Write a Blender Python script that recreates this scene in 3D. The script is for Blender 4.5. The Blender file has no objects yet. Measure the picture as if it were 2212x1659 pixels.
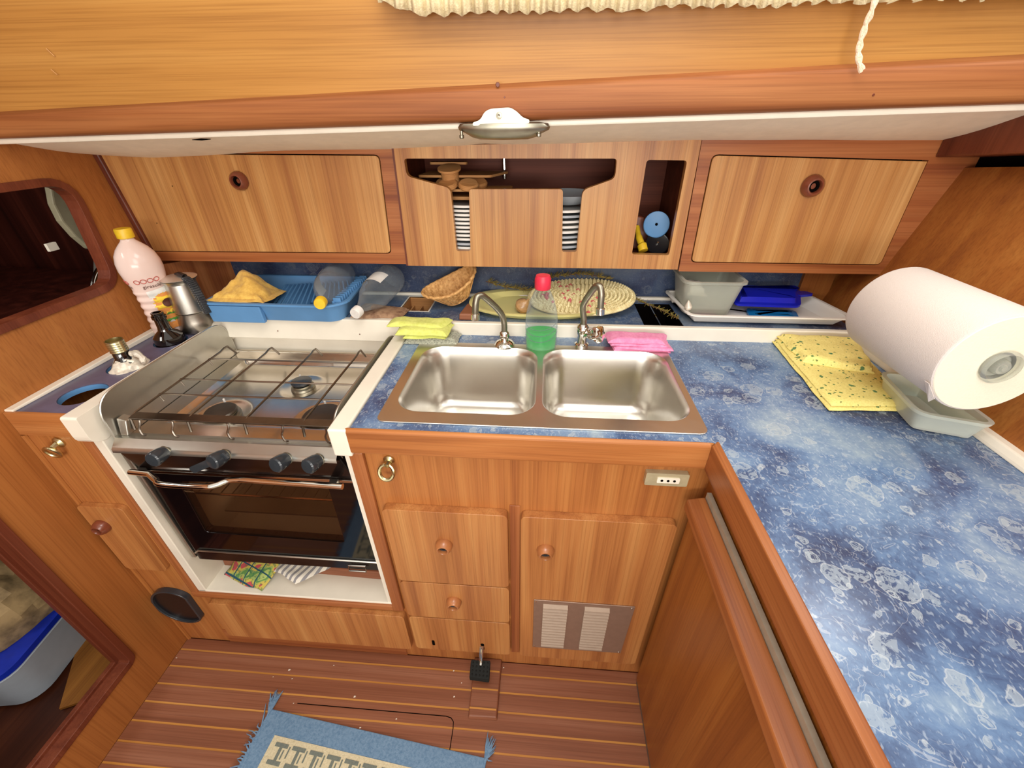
import bpy, bmesh, math, random
from mathutils import Vector, Matrix, Euler, noise
from mathutils.geometry import tessellate_polygon
random.seed(7)
SC = bpy.context.scene
COL = SC.collection
PI = math.pi

# ------------------------------------------------------------------ camera
CAMP = Vector((0.05893, -0.61765, 1.40107))
CAMR = Euler((math.radians(57.642), math.radians(0.4149), math.radians(4.1991)), 'XYZ')
cd = bpy.data.cameras.new('camera'); cam = bpy.data.objects.new('camera', cd); COL.objects.link(cam)
cam.location = CAMP; cam.rotation_euler = CAMR
FPX = 899.03
cd.sensor_fit = 'HORIZONTAL'; cd.sensor_width = 36.0; cd.lens = FPX / 2212 * 36.0
cd.clip_start = 0.02; cd.clip_end = 50
SC.camera = cam
CM = CAMR.to_matrix()

def at(px, py, ax, val):
    """real-world point of a photo pixel on the plane ax = val"""
    d = CM @ Vector(((px - 1106) / FPX, -(py - 829.5) / FPX, -1.0))
    i = 'xyz'.index(ax)
    return CAMP + d * ((val - CAMP[i]) / d[i])

# ------------------------------------------------------------------ world, lights, exposure
w = bpy.data.worlds.new('world'); SC.world = w; w.use_nodes = True
w.node_tree.nodes['Background'].inputs[0].default_value = (1.0, 0.93, 0.83, 1)
w.node_tree.nodes['Background'].inputs[1].default_value = 0.85

def area(name, loc, target, sx, sy, power, color=(1, 1, 1)):
    l = bpy.data.lights.new(name, 'AREA'); l.shape = 'RECTANGLE'; l.size = sx; l.size_y = sy
    l.energy = power; l.color = color
    o = bpy.data.objects.new(name, l); COL.objects.link(o); o.location = loc
    o.rotation_euler = (Vector(target) - Vector(loc)).to_track_quat('-Z', 'Y').to_euler()
    return o
area('companionway_daylight', (0.25, -1.45, 1.85), (0.0, 0.4, 1.0), 0.9, 0.7, 9, (1.0, 0.97, 0.92))
area('hatch_daylight', (0.0, -0.35, 2.05), (0.0, -0.2, 0.9), 0.6, 0.5, 5.5, (1.0, 0.98, 0.95))
area('headliner_fill', (0.1, -2.3, 1.22), (0.0, 0.5, 1.32), 1.8, 0.35, 21, (1.0, 0.97, 0.92))  # added fill behind the camera to brighten the headliner, not a known window
area('saloon_window_daylight', (0.62, 0.20, 1.74), (0.5, -0.5, 0.8), 0.9, 0.14, 3.2, (1.0, 0.98, 0.95))
area('aft_cabin_fill', (-1.45, -0.35, 1.70), (-1.45, 0.0, 0.3), 0.4, 0.4, 4, (1.0, 0.95, 0.88))  # unseen area light added to lift the black cabin behind the openings
vs = SC.view_settings
vs.view_transform = 'Standard'; vs.look = 'None'; vs.gamma = 1; vs.exposure = 0.35
try: vs.use_curve_mapping = False
except Exception: pass
SC.cycles.max_bounces = 12
SC.cycles.transparent_max_bounces = 24

# ------------------------------------------------------------------ materials
def lin(h):
    r = []
    for k in (0, 2, 4):
        c = int(h[k:k+2], 16) / 255
        r.append(c / 12.92 if c <= .04045 else ((c + .055) / 1.055) ** 2.4)
    return (r[0], r[1], r[2], 1)

class N:
    def __init__(s, name):
        s.m = bpy.data.materials.new(name); s.m.use_nodes = True
        s.t = s.m.node_tree; s.b = s.t.nodes['Principled BSDF']; s.o = s.t.nodes['Material Output']
    def n(s, typ, **kw):
        x = s.t.nodes.new(typ)
        for k, v in kw.items():
            if k.startswith('i_'):
                key = k[2:].replace('_', ' ')
                x.inputs[key].default_value = v
            else: setattr(x, k, v)
        return x
    def l(s, a, b): s.t.links.new(a, b)
    def coords(s, scale=(1, 1, 1), rnd=False, rot=(0, 0, 0)):
        tc = s.n('ShaderNodeTexCoord'); mp = s.n('ShaderNodeMapping')
        mp.inputs['Scale'].default_value = scale; mp.inputs['Rotation'].default_value = rot
        if rnd:
            oi = s.n('ShaderNodeObjectInfo'); mu = s.n('ShaderNodeVectorMath', operation='SCALE')
            cb = s.n('ShaderNodeCombineXYZ'); s.l(oi.outputs['Random'], cb.inputs[0]); s.l(oi.outputs['Random'], cb.inputs[1]); s.l(oi.outputs['Random'], cb.inputs[2])
            s.l(cb.outputs[0], mu.inputs[0]); mu.inputs['Scale'].default_value = 17.0
            ad = s.n('ShaderNodeVectorMath', operation='ADD'); s.l(tc.outputs['Object'], ad.inputs[0]); s.l(mu.outputs[0], ad.inputs[1])
            s.l(ad.outputs[0], mp.inputs[0])
        else: s.l(tc.outputs['Object'], mp.inputs[0])
        return mp.outputs[0]
    def ramp(s, fac, stops, interp='LINEAR'):
        r = s.n('ShaderNodeValToRGB'); r.color_ramp.interpolation = interp
        e = r.color_ramp.elements
        while len(e) < len(stops): e.new(0.5)
        for k, (p, c) in enumerate(stops):
            e[k].position = p; e[k].color = c if not isinstance(c, str) else lin(c)
        s.l(fac, r.inputs[0]); return r.outputs[0]
    def mix(s, fac, a, b, mode='MIX'):
        m = s.n('ShaderNodeMix', data_type='RGBA', blend_type=mode)
        if hasattr(fac, 'links') or hasattr(fac, 'is_linked'): s.l(fac, m.inputs[0])
        else: m.inputs[0].default_value = fac
        for v, i in ((a, 6), (b, 7)):
            if isinstance(v, str): m.inputs[i].default_value = lin(v)
            elif isinstance(v, tuple): m.inputs[i].default_value = v
            else: s.l(v, m.inputs[i])
        return m.outputs[2]
    def math(s, op, a, b=None, c=None):
        m = s.n('ShaderNodeMath', operation=op)
        for k, v in enumerate((a, b, c)):
            if v is None: continue
            if isinstance(v, (int, float)): m.inputs[k].default_value = v
            else: s.l(v, m.inputs[k])
        return m.outputs[0]
    def noise(s, vec, scale, detail=3, rough=.5, dist=0):
        x = s.n('ShaderNodeTexNoise'); x.inputs['Scale'].default_value = scale
        x.inputs['Detail'].default_value = detail; x.inputs['Roughness'].default_value = rough
        x.inputs['Distortion'].default_value = dist
        s.l(vec, x.inputs['Vector']); return x.outputs['Fac']
    def bump(s, h, strength, dist=.001):
        b = s.n('ShaderNodeBump'); b.inputs['Strength'].default_value = strength
        b.inputs['Distance'].default_value = dist; s.l(h, b.inputs['Height']); s.l(b.outputs[0], s.b.inputs['Normal'])

def wood(name, light, mid, dark, axis='z', rough=.33, stripe=1.0, spec=.4, fine=1.0):
    k = N(name); big = 1.4; 
    sc = {'x': (big*.5, 26, 26), 'y': (26, big*.5, 26), 'z': (26, 26, big*.5)}[axis]
    v = k.coords(sc, True)
    a = k.noise(v, 1.0, 4, .55, .4)
    sc2 = {'x': (3, 300, 300), 'y': (300, 3, 300), 'z': (300, 300, 3)}[axis]
    v2 = k.coords(sc2, True)
    f = k.noise(v2, 1.0, 2, .6)
    v3 = k.coords((1, 1, 1), True)
    c = k.noise(v3, 3.0, 2, .5)
    base = k.ramp(a, [(.5 - .22*stripe if stripe > .1 else .2, dark), (.5, mid), (.5 + .2*stripe if stripe > .1 else .8, light)])
    base = k.mix(k.math('MULTIPLY', c, .55), base, dark, 'MIX')
    fr = k.ramp(f, [(.3, (.62, .55, .5, 1)), (.55, (1, 1, 1, 1))])
    base = k.mix(.55*fine, base, fr, 'MULTIPLY')
    k.l(base, k.b.inputs['Base Color'])
    k.b.inputs['Roughness'].default_value = rough
    k.b.inputs['Specular IOR Level'].default_value = spec
    k.bump(f, .25, .0006)
    return k.m

def plain(name, col, rough=.5, metal=0.0, spec=.5, nz=.12, nscale=30, bump=.05, coat=0):
    k = N(name); v = k.coords(rnd=True)
    n1 = k.noise(v, nscale, 4, .6)
    c = lin(col); d = tuple(x * (1 - nz*2) for x in c[:3]) + (1,)
    k.l(k.ramp(n1, [(.3, d), (.65, c)]), k.b.inputs['Base Color'])
    k.b.inputs['Roughness'].default_value = rough; k.b.inputs['Metallic'].default_value = metal
    k.b.inputs['Specular IOR Level'].default_value = spec
    k.b.inputs['Coat Weight'].default_value = coat
    if bump: k.bump(n1, bump, .002)
    return k.m

def metal(name, col, rough=.25, brushed=None, stain=.2):
    k = N(name); v = k.coords(rnd=True); n1 = k.noise(v, 9, 4, .6)
    c = lin(col); d = tuple(x * (1 - stain) for x in c[:3]) + (1,)
    k.l(k.ramp(n1, [(.35, d), (.6, c)]), k.b.inputs['Base Color'])
    k.b.inputs['Metallic'].default_value = 1.0
    n2 = k.noise(k.coords((400, 14, 14) if brushed == 'x' else (14, 400, 400)), 1, 2) if brushed else k.noise(v, 60, 3)
    r = k.n('ShaderNodeMapRange'); k.l(n2, r.inputs[0]); r.inputs[3].default_value = rough*(.7 if brushed else .9); r.inputs[4].default_value = rough*(1.35 if brushed else 1.12)
    k.l(r.outputs[0], k.b.inputs['Roughness'])
    if brushed: k.bump(n2, .06, .0004)
    return k.m

def clear(name, tint, alpha=.25, rough=.08, body='ffffff', gain=.5):
    """thin clear plastic or glass: part see-through, part glossy skin"""
    k = N(name); t = k.t
    tr = k.n('ShaderNodeBsdfTransparent'); tr.inputs[0].default_value = lin(tint)
    k.b.inputs['Base Color'].default_value = lin(body); k.b.inputs['Roughness'].default_value = rough
    lw = k.n('ShaderNodeLayerWeight'); lw.inputs[0].default_value = .35
    f = k.math('MULTIPLY_ADD', lw.outputs['Facing'], gain, alpha); f = k.math('MINIMUM', f, 1.0)
    m = k.n('ShaderNodeMixShader'); k.l(f, m.inputs[0]); k.l(tr.outputs[0], m.inputs[1]); k.l(k.b.outputs[0], m.inputs[2])
    k.l(m.outputs[0], k.o.inputs['Surface']); return k.m

def cloth_mat(name, col, dark, scale=90, kind='weave'):
    k = N(name); v = k.coords(); n1 = k.noise(v, scale, 5, .7); n2 = k.noise(v, 14, 3)
    base = k.ramp(n1, [(.3, dark), (.6, col)])
    base = k.mix(k.math('MULTIPLY', n2, .35), base, dark)
    k.l(base, k.b.inputs['Base Color']); k.b.inputs['Roughness'].default_value = .9
    k.b.inputs['Specular IOR Level'].default_value = .15
    k.b.inputs['Sheen Weight'].default_value = .15
    wv = k.noise(v, 420, 2); k.bump(wv, .5, .0012); return k.m

M = {}
M['door'] = wood('ribbon_wood', 'd39a5c', 'bf8048', '985c33', 'z', .34, 1.0)
M['door_up'] = wood('ribbon_wood_upper', 'e2b272', 'c68f52', '9a6038', 'z', .36, 1.15)
M['frame'] = wood('frame_wood', 'bd7b4a', 'a96638', '854628', 'x', .36, .9)
M['frame_v'] = wood('frame_wood_upright', 'bd7b4a', 'a96638', '854628', 'z', .36, .9)
M['face'] = wood('face_veneer', 'cc8e50', 'ba783f', '97582f', 'z', .36, 1.2)
M['part'] = wood('partition_veneer', 'bd7f42', 'ac6c36', '955a2c', 'z', .40, 2.2, .3)
M['wallr'] = wood('bulkhead_veneer', 'ba7d3c', 'a5652c', '7c4220', 'z', .40, 1.6, .35)
M['over'] = wood('coachroof_veneer', 'c6934e', 'b78240', '9c6832', 'x', .40, 1.8, .3)
M['rail'] = wood('rail_wood', 'b07444', '9c6034', '7c4528', 'x', .5, 1.0, .25)
M['fiddle'] = wood('fiddle_wood', 'cc8c52', 'ba763f', '8c5029', 'x', .34, .9)
M['fiddle_y'] = wood('fiddle_wood_peninsula', 'c2824c', 'ab6938', '7d4224', 'y', .34, 1.0)
M['penin'] = wood('peninsula_veneer', 'bd803e', 'a8682c', '80461e', 'z', .36, 1.6)
M['teak'] = wood('floor_teak', 'a8745a', '925c42', '74452f', 'x', .42, 1.4, .3)
M['inlay'] = wood('floor_inlay', 'e0aa62', 'cf9348', 'a86c30', 'x', .42, 1.4, .3)
M['trimd'] = wood('dark_trim_wood', '8a4a30', '753a25', '542416', 'z', .35, 1.4)
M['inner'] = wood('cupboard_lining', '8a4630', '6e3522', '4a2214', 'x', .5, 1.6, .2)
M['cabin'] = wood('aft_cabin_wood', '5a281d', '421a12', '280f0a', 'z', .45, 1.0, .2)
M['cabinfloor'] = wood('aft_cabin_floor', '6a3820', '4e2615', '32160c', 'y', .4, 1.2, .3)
M['pale'] = wood('pale_floor_board', 'b37a36', 'a0682a', '7d4b1d', 'y', .4, 1.4, .3)
M['utensil'] = wood('utensil_wood', 'dcae78', 'c99560', 'a8733f', 'x', .6, 1.6, .2)
M['white'] = plain('white_gelcoat', 'efe7d6', .32, 0, .5, .05, 8, .02)
M['whitetrim'] = plain('white_trim', 'f3ead8', .35, 0, .5, .04, 20, .02)
M['liner'] = plain('headliner_vinyl', 'fbefd9', .6, 0, .3, .04, 30, .08)
M['steel'] = metal('brushed_steel', 'dedad2', .30, None, .04)
M['steel2'] = metal('hob_steel', 'ddd4c8', .22, None, .10)
M['satin'] = metal('satin_steel', 'c9c6bd', .36, None, .12)
M['chrome'] = metal('chrome', 'e4e0d8', .10, None, .15)
M['dullm'] = metal('dull_nickel', 'a9a493', .38, None, .35)
M['brass'] = metal('nickel_brass', 'd8cda0', .28, None, .2)
M['wire'] = metal('grate_wire', '8f8478', .30, None, .35)
M['alu'] = metal('moka_aluminium', 'b9b0a4', .34, None, .35)
M['grille'] = plain('bronze_aluminium', 'a98e7c', .42, .6, .5, .05, 60, .02)
M['grillel'] = plain('louvre_aluminium', 'a48f7c', .55, .3, .5, .05, 60, .02)
M['black'] = plain('black_plastic', '16161a', .30, 0, .5, .1, 30, .03)
M['blackg'] = plain('black_glass', '0b0709', .06, 0, .6, .1, 8, 0)
M['panelb'] = plain('smoked_control_panel', '2c201d', .16, .3, .6, .3, 14, .02)
M['dgrey'] = plain('dark_grey_plastic', '34383d', .16, 0, .5, .1, 30, .03)
M['rubber'] = plain('black_rubber', '20211f', .75, 0, .2, .15, 200, .2)
M['gasket'] = plain('grey_gasket', '6e675e', .5)
M['gasket2'] = plain('pale_grey_strip', 'b4aa98', .45)
M['capd'] = metal('burner_cap_metal', '6e675f', .4, None, .3)
M['whmetal'] = metal('matt_aluminium', 'e8e2da', .5, None, .1)
M['void'] = plain('shade_black', '0a0605', .9, 0, .05, .1, 10, 0)  # near-black standing in for shade in gaps, slots and holes; also a lid knob
M['bluepl'] = plain('blue_plastic', '5d90c2', .42, 0, .45, .06, 12, .02)
M['lidblue'] = plain('royal_blue_plastic', '1420b0', .22, 0, .5, .06, 12, .01)
M['lidteal'] = plain('teal_blue_plastic', '1273b5', .3, 0, .5, .06, 12, .01)
M['boxblue'] = plain('bin_lid_blue', '0f2fb0', .35)
M['binwhite'] = plain('bin_plastic', 'b4bec8', .4, 0, .4, .06, 10, .01)
M['yellow'] = plain('yellow_cap', 'f0c52c', .4)
M['trayy'] = plain('yellow_melamine', 'e6dc92', .35, 0, .5, .03, 6, .01)
M['trayw'] = plain('white_melamine', 'eee9e0', .3, 0, .5, .03, 6, .01)
M['red'] = plain('red_cap', 'e0304a', .4)
M['capw'] = plain('white_cap', 'f4f0ea', .4)
M['plate'] = plain('white_china', 'f2efe8', .25, 0, .5, .03, 20, 0)
M['plateg'] = plain('grey_china', 'b4bac0', .25, 0, .5, .05, 20, 0)
M['label'] = plain('paper_label', 'e9e6df', .6)
M['foil'] = plain('crumpled_foil', 'efe4d2', .4, .2, .5, .2, 60, .6)
M['darkgl'] = plain('dark_bottle_glass', '120806', .07, 0, .7, .2, 6, 0, .5)
M['paper'] = plain('kitchen_paper', 'ddd2ca', .95, 0, .1, .02, 700, .5)
M['paperend'] = plain('paper_roll_end', 'efe8d2', .95, 0, .1, .02, 300, .3)
M['bag'] = plain('brown_bag', 'b89c70', .45, 0, .4, .35, 18, .8)
M['sponge'] = plain('yellow_sponge', 'd2c36a', .95, 0, .1, .25, 160, .8)
M['pink'] = cloth_mat('pink_cloth', 'f09cc0', 'dd7ba6')
M['lime'] = cloth_mat('lime_cloth', 'dfe382', 'c6cd62')
M['ycloth'] = cloth_mat('yellow_cloth', 'eec667', 'd0a04a')
M['scour'] = cloth_mat('grey_knit', 'c9c9b4', '4e5350', 260)
M['ring'] = plain('button_wood', '84452f', .25, 0, .5, .15, 30, .03, .3)
M['plateb'] = plain('nickel_plate', 'c9bf9c', .3, .3, .5, .1, 40, .03)
M['ringl'] = plain('button_wood_light', 'b87647', .28, 0, .5, .15, 30, .03, .3)
M['clearp'] = clear('clear_bottle_plastic', 'e6ebee', .03, .05, 'dfe6ea', .34)
M['tub'] = clear('frosted_tub_plastic', 'eaf2ea', .34, .3, 'ebeee4')
M['boxc'] = clear('cloudy_box_plastic', 'e6e8e0', .24, .3, 'e4e5da', .4)
M['soap'] = clear('green_soap', 'c8f6c4', .45, .1, '4fe070', .2)
M['oilb'] = clear('oil_bottle_plastic', 'ffe9e0', .80, .15, 'f2d8cd')
M['ovengl'] = clear('tinted_oven_glass_reflection', 'eadbcc', .07, .04, '4a2e20', .22)  # brown body colour stands for floor and wood reflected in the tinted glass
M['smokegl'] = clear('smoked_lid_glass', '8a9096', .2, .05, '30343a')
M['print_r'] = plain('print_red', 'c2564a', .6)
M['print_k'] = plain('print_brown', '5a3024', .6)
M['print_o'] = plain('print_orange', 'ef9c4e', .6)
M['print_y'] = plain('print_yellow', 'f6cf3c', .6)
M['print_g'] = plain('print_green', '5a9a3c', .6)
M['herb'] = plain('dry_herb', 'a3904c', .8, 0, .2, .3, 80, .2)
M['onion'] = plain('onion_skin', 'c69a68', .3, 0, .5, .3, 30, .1, .3)
M['corkbark'] = plain('print_olive', '7a6a4a', .6)
M['seat'] = plain('pale_fibreglass', 'a49c80', .5, 0, .3, .1, 12, .05)
M['greyrib'] = plain('grey_fibreglass', '5c564e', .6, 0, .3, .3, 16, .3)

def straw(name, a, b, sc=(60, 60, 60)):
    k = N(name); v = k.coords(sc); x = k.noise(v, 1.5, 3, .6); 
    k.l(k.ramp(x, [(.3, b), (.6, a)]), k.b.inputs['Base Color']); k.b.inputs['Roughness'].default_value = .7
    k.bump(x, .5, .002); return k.m
M['basket'] = straw('basket_cane', 'dfae6e', 'a9743a')
M['straw'] = straw('maize_straw', 'ede0ae', 'c8b47c')
M['strawr'] = straw('dyed_straw', 'd86a6e', 'b84a50')

def laminate(name, dark=False):
    k = N(name); v = k.coords(); 
    a = k.noise(v, 5.5, 4, .55, .6)
    b = k.noise(v, 60, 5, .7, 1.2)
    s = -.09 if dark else 0.0
    base = k.ramp(k.math('ADD', k.math('MULTIPLY', a, .8), k.math('MULTIPLY', b, .22)),
                  [(.36, '333e5e'), (.45, '4c6185'), (.53, '647fa3'), (.60, '7d94ae'), (.70, '9fb0bb')])
    # small flecks
    sp = k.noise(k.coords((260, 130, 260)), 1, 2, .4)
    base = k.mix(k.math('MULTIPLY', k.ramp(sp, [(.58, (0, 0, 0, 1)), (.68, (1, 1, 1, 1))]), .38), base, 'b4c2d0')
    # irregular rings
    nz = k.n('ShaderNodeTexNoise'); nz.inputs['Scale'].default_value = 38; nz.inputs['Detail'].default_value = 3; k.l(v, nz.inputs['Vector'])
    off = k.n('ShaderNodeVectorMath', operation='MULTIPLY_ADD'); k.l(nz.outputs['Color'], off.inputs[0]); off.inputs[1].default_value = (.020, .020, .020); k.l(v, off.inputs[2])
    for scl, thr in ((17, .30), (26, .35), (48, .45)):
        vo = k.n('ShaderNodeTexVoronoi'); vo.inputs['Scale'].default_value = scl; vo.inputs['Randomness'].default_value = 1
        k.l(off.outputs[0], vo.inputs['Vector'])
        cr = k.n('ShaderNodeSeparateColor'); k.l(vo.outputs['Color'], cr.inputs[0])
        rad = k.math('MULTIPLY', k.math('SUBTRACT', cr.outputs[0], thr), .62)
        df = k.math('SUBTRACT', vo.outputs['Distance'], rad)
        inside = k.math('LESS_THAN', df, 0.0)
        edge = k.math('LESS_THAN', k.math('ABSOLUTE', df), .014)
        both = k.math('MULTIPLY', edge, k.math('GREATER_THAN', rad, .03))
        base = k.mix(k.math('MULTIPLY', k.math('MULTIPLY', inside, k.math('GREATER_THAN', b, .47)), .5), base, 'a4b0b8')
        base = k.mix(k.math('MULTIPLY', both, .34), base, 'c8ced0')
    # contour veins
    c1 = k.noise(v, 16, 3, .55, 1.0)
    vein = k.math('LESS_THAN', k.math('ABSOLUTE', k.math('SUBTRACT', c1, .56)), .0045)
    base = k.mix(k.math('MULTIPLY', vein, .25), base, 'd2d6d8')
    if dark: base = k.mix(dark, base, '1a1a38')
    k.l(base, k.b.inputs['Base Color']); k.b.inputs['Roughness'].default_value = .22 if not dark else .35
    k.bump(b, .05, .001); return k.m
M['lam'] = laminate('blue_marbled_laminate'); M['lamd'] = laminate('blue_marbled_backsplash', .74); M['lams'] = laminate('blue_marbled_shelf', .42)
M['lamg'] = plain('grey_blue_laminate', '62607a', .3, 0, .5, .12, 30, .02)

def dots(name):
    """yellow tea towel print: little green clovers and dots"""
    k = N(name); v = k.coords(); base = k.ramp(k.noise(v, 300, 3), [(.3, 'e2d078'), (.6, 'efe08c')])
    for scl, r, thr, col in ((60, .20, .25, '4d7a45'), (34, .15, .35, '3f7a52'), (95, .20, .45, '5a6a3c')):
        nz = k.n('ShaderNodeTexNoise'); nz.inputs['Scale'].default_value = 220; k.l(v, nz.inputs['Vector'])
        off = k.n('ShaderNodeVectorMath', operation='MULTIPLY_ADD'); k.l(nz.outputs['Color'], off.inputs[0]); off.inputs[1].default_value = (.006,)*3; k.l(v, off.inputs[2])
        vo = k.n('ShaderNodeTexVoronoi'); vo.inputs['Scale'].default_value = scl; vo.inputs['Randomness'].default_value = .7; k.l(off.outputs[0], vo.inputs['Vector'])
        cr = k.n('ShaderNodeSeparateColor'); k.l(vo.outputs['Color'], cr.inputs[0])
        f = k.math('MULTIPLY', k.math('LESS_THAN', vo.outputs['Distance'], r), k.math('GREATER_THAN', cr.outputs[1], thr))
        base = k.mix(k.math('MULTIPLY', f, .9), base, col)
    k.l(base, k.b.inputs['Base Color']); k.b.inputs['Roughness'].default_value = .9; k.b.inputs['Specular IOR Level'].default_value = .15
    k.bump(k.noise(v, 400, 2), .4, .001); return k.m
M['towel'] = dots('printed_tea_towel')

def checks(name):
    k = N(name); v = k.coords(rot=(0, 0, .35)); sx = k.n('ShaderNodeSeparateXYZ'); k.l(v, sx.inputs[0])
    fx = k.math('FRACT', k.math('MULTIPLY', sx.outputs[0], 27)); fy = k.math('FRACT', k.math('MULTIPLY', sx.outputs[1], 27))
    vo = k.n('ShaderNodeTexNoise'); vo.inputs['Scale'].default_value = 28; vo.inputs['Detail'].default_value = 1; k.l(v, vo.inputs['Vector'])
    base = k.ramp(vo.outputs['Fac'], [(.33, 'b84a50'), (.39, 'c2ae50'), (.5, '96a85a'), (.57, '5f8a48'), (.66, 'a8b868')], 'CONSTANT')
    nn = k.noise(v, 120, 2); base = k.mix(k.math('MULTIPLY', k.math('GREATER_THAN', nn, .56), .6), base, '2f6a4a')
    g = k.math('MAXIMUM', k.math('LESS_THAN', fx, .09), k.math('LESS_THAN', fy, .09))
    base = k.mix(g, base, '1d4a58'); k.l(base, k.b.inputs['Base Color']); k.b.inputs['Roughness'].default_value = .9; return k.m
M['pot'] = checks('printed_pot_holder')
def stripes(name, a, b, freq, ax=0, rot=0):
    k = N(name); v = k.coords(rot=(0, 0, rot)); sx = k.n('ShaderNodeSeparateXYZ'); k.l(v, sx.inputs[0])
    f = k.math('LESS_THAN', k.math('FRACT', k.math('MULTIPLY', sx.outputs[ax], freq)), .45)
    k.l(k.mix(f, a, b), k.b.inputs['Base Color']); k.b.inputs['Roughness'].default_value = .9; return k.m
M['stripe'] = stripes('striped_towel', 'e4ddcf', '8f8c8e', 60, 0, .5)
M['rugb'] = cloth_mat('blue_rug_weave', '7c9ab6', '587a9a', 160)
M['rugc'] = cloth_mat('cream_rug_weave', 'ded4b4', 'bfb592', 200)
M['rugg'] = cloth_mat('grey_rug_weave', '7e8478', '66706c', 200)
M['lace'] = cloth_mat('cream_curtain', 'f4e6bc', 'd8c294', 120)
M['string'] = cloth_mat('curtain_tape', 'f2dfc6', 'c9a888', 300)

# ------------------------------------------------------------------ mesh tools
class B:
    def __init__(s): s.v = []; s.f = []; s.mi = []; s.cur = 0
    def add(s, vs, fs):
        o = len(s.v); s.v += [Vector(p) for p in vs]
        for f in fs: s.f.append([o + i for i in f]); s.mi.append(s.cur)
        return s
    def box(s, x0, x1, y0, y1, z0, z1):
        return s.hexa([(x0, y0, z0), (x1, y0, z0), (x1, y1, z0), (x0, y1, z0)], [(x0, y0, z1), (x1, y0, z1), (x1, y1, z1), (x0, y1, z1)])
    def hexa(s, a, b):
        n = len(a)
        return s.add(list(a) + list(b), [list(range(n))[::-1], list(range(n, 2*n))] + [[i, (i+1) % n, n + (i+1) % n, n + i] for i in range(n)])
    def prism(s, loops, off):
        """loops: outer polygon and holes, 3D; extruded by vector off"""
        off = Vector(off); loops = [[Vector(p) for p in l] for l in loops]
        tri = tessellate_polygon(loops); flat = [p for l in loops for p in l]; n = len(flat)
        fs = [list(t) for t in tri] + [[i + n for i in t][::-1] for t in tri]
        k = 0
        for l in loops:
            m = len(l)
            for i in range(m): fs.append([k + i, k + (i+1) % m, n + k + (i+1) % m, n + k + i])
            k += m
        return s.add(flat + [p + off for p in flat], fs)
    def tube(s, path, r, res=8, closed=False, caps=True):
        path = [Vector(p) for p in path]; n = len(path); rings = []
        rr = r if isinstance(r, (list, tuple)) else [r]*n
        up = None
        for i, p in enumerate(path):
            a = path[(i-1) % n] if (closed or i > 0) else p; b = path[(i+1) % n] if (closed or i < n-1) else p
            t = (b - a).normalized()
            if up is None: up = t.orthogonal().normalized()
            up = (up - t*up.dot(t)); up = up.normalized() if up.length > 1e-6 else t.orthogonal().normalized()
            sd = t.cross(up); rings.append([p + (up*math.cos(2*PI*j/res) + sd*math.sin(2*PI*j/res))*rr[i] for j in range(res)])
        vs = [q for g in rings for q in g]; fs = []
        for i in range(n if closed else n-1):
            a = i*res; b = ((i+1) % n)*res
            for j in range(res): fs.append([a+j, a+(j+1) % res, b+(j+1) % res, b+j])
        if caps and not closed: fs += [list(range(res))[::-1], [(n-1)*res + j for j in range(res)]]
        return s.add(vs, fs)
    def lathe(s, prof, o, ax=(0, 0, 1), res=24, ell=1.0, caps=False):
        o = Vector(o); ax = Vector(ax).normalized(); u = ax.orthogonal().normalized()
        if abs(ax.z) > .99: u = Vector((1, 0, 0))
        w_ = ax.cross(u); vs = []; fs = []
        for r, h in prof:
            for j in range(res):
                a = 2*PI*j/res; vs.append(o + ax*h + (u*math.cos(a) + w_*math.sin(a)*ell)*max(r, 1e-5))
        for i in range(len(prof)-1):
            for j in range(res): fs.append([i*res+j, i*res+(j+1) % res, (i+1)*res+(j+1) % res, (i+1)*res+j])
        if caps: fs += [list(range(res))[::-1], [(len(prof)-1)*res+j for j in range(res)]]
        return s.add(vs, fs)
    def grid(s, fn, nu, nv, closeu=False):
        vs = [fn(i/(nu if closeu else nu-1), j/(nv-1)) for j in range(nv) for i in range(nu)]; fs = []
        for j in range(nv-1):
            for i in range(nu if closeu else nu-1): fs.append([j*nu+i, j*nu+(i+1) % nu, (j+1)*nu+(i+1) % nu, (j+1)*nu+i])
        return s.add(vs, fs)
    def ball(s, c, r, res=12, sc=(1, 1, 1)):
        c = Vector(c); pr = [(r*math.sin(PI*k/res), -r*math.cos(PI*k/res)) for k in range(res+1)]
        n0 = len(s.v); s.lathe(pr, (0, 0, 0), res=res*2)
        for p in s.v[n0:]: p.x = p.x*sc[0] + c.x; p.y = p.y*sc[1] + c.y; p.z = p.z*sc[2] + c.z
        return s

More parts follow.
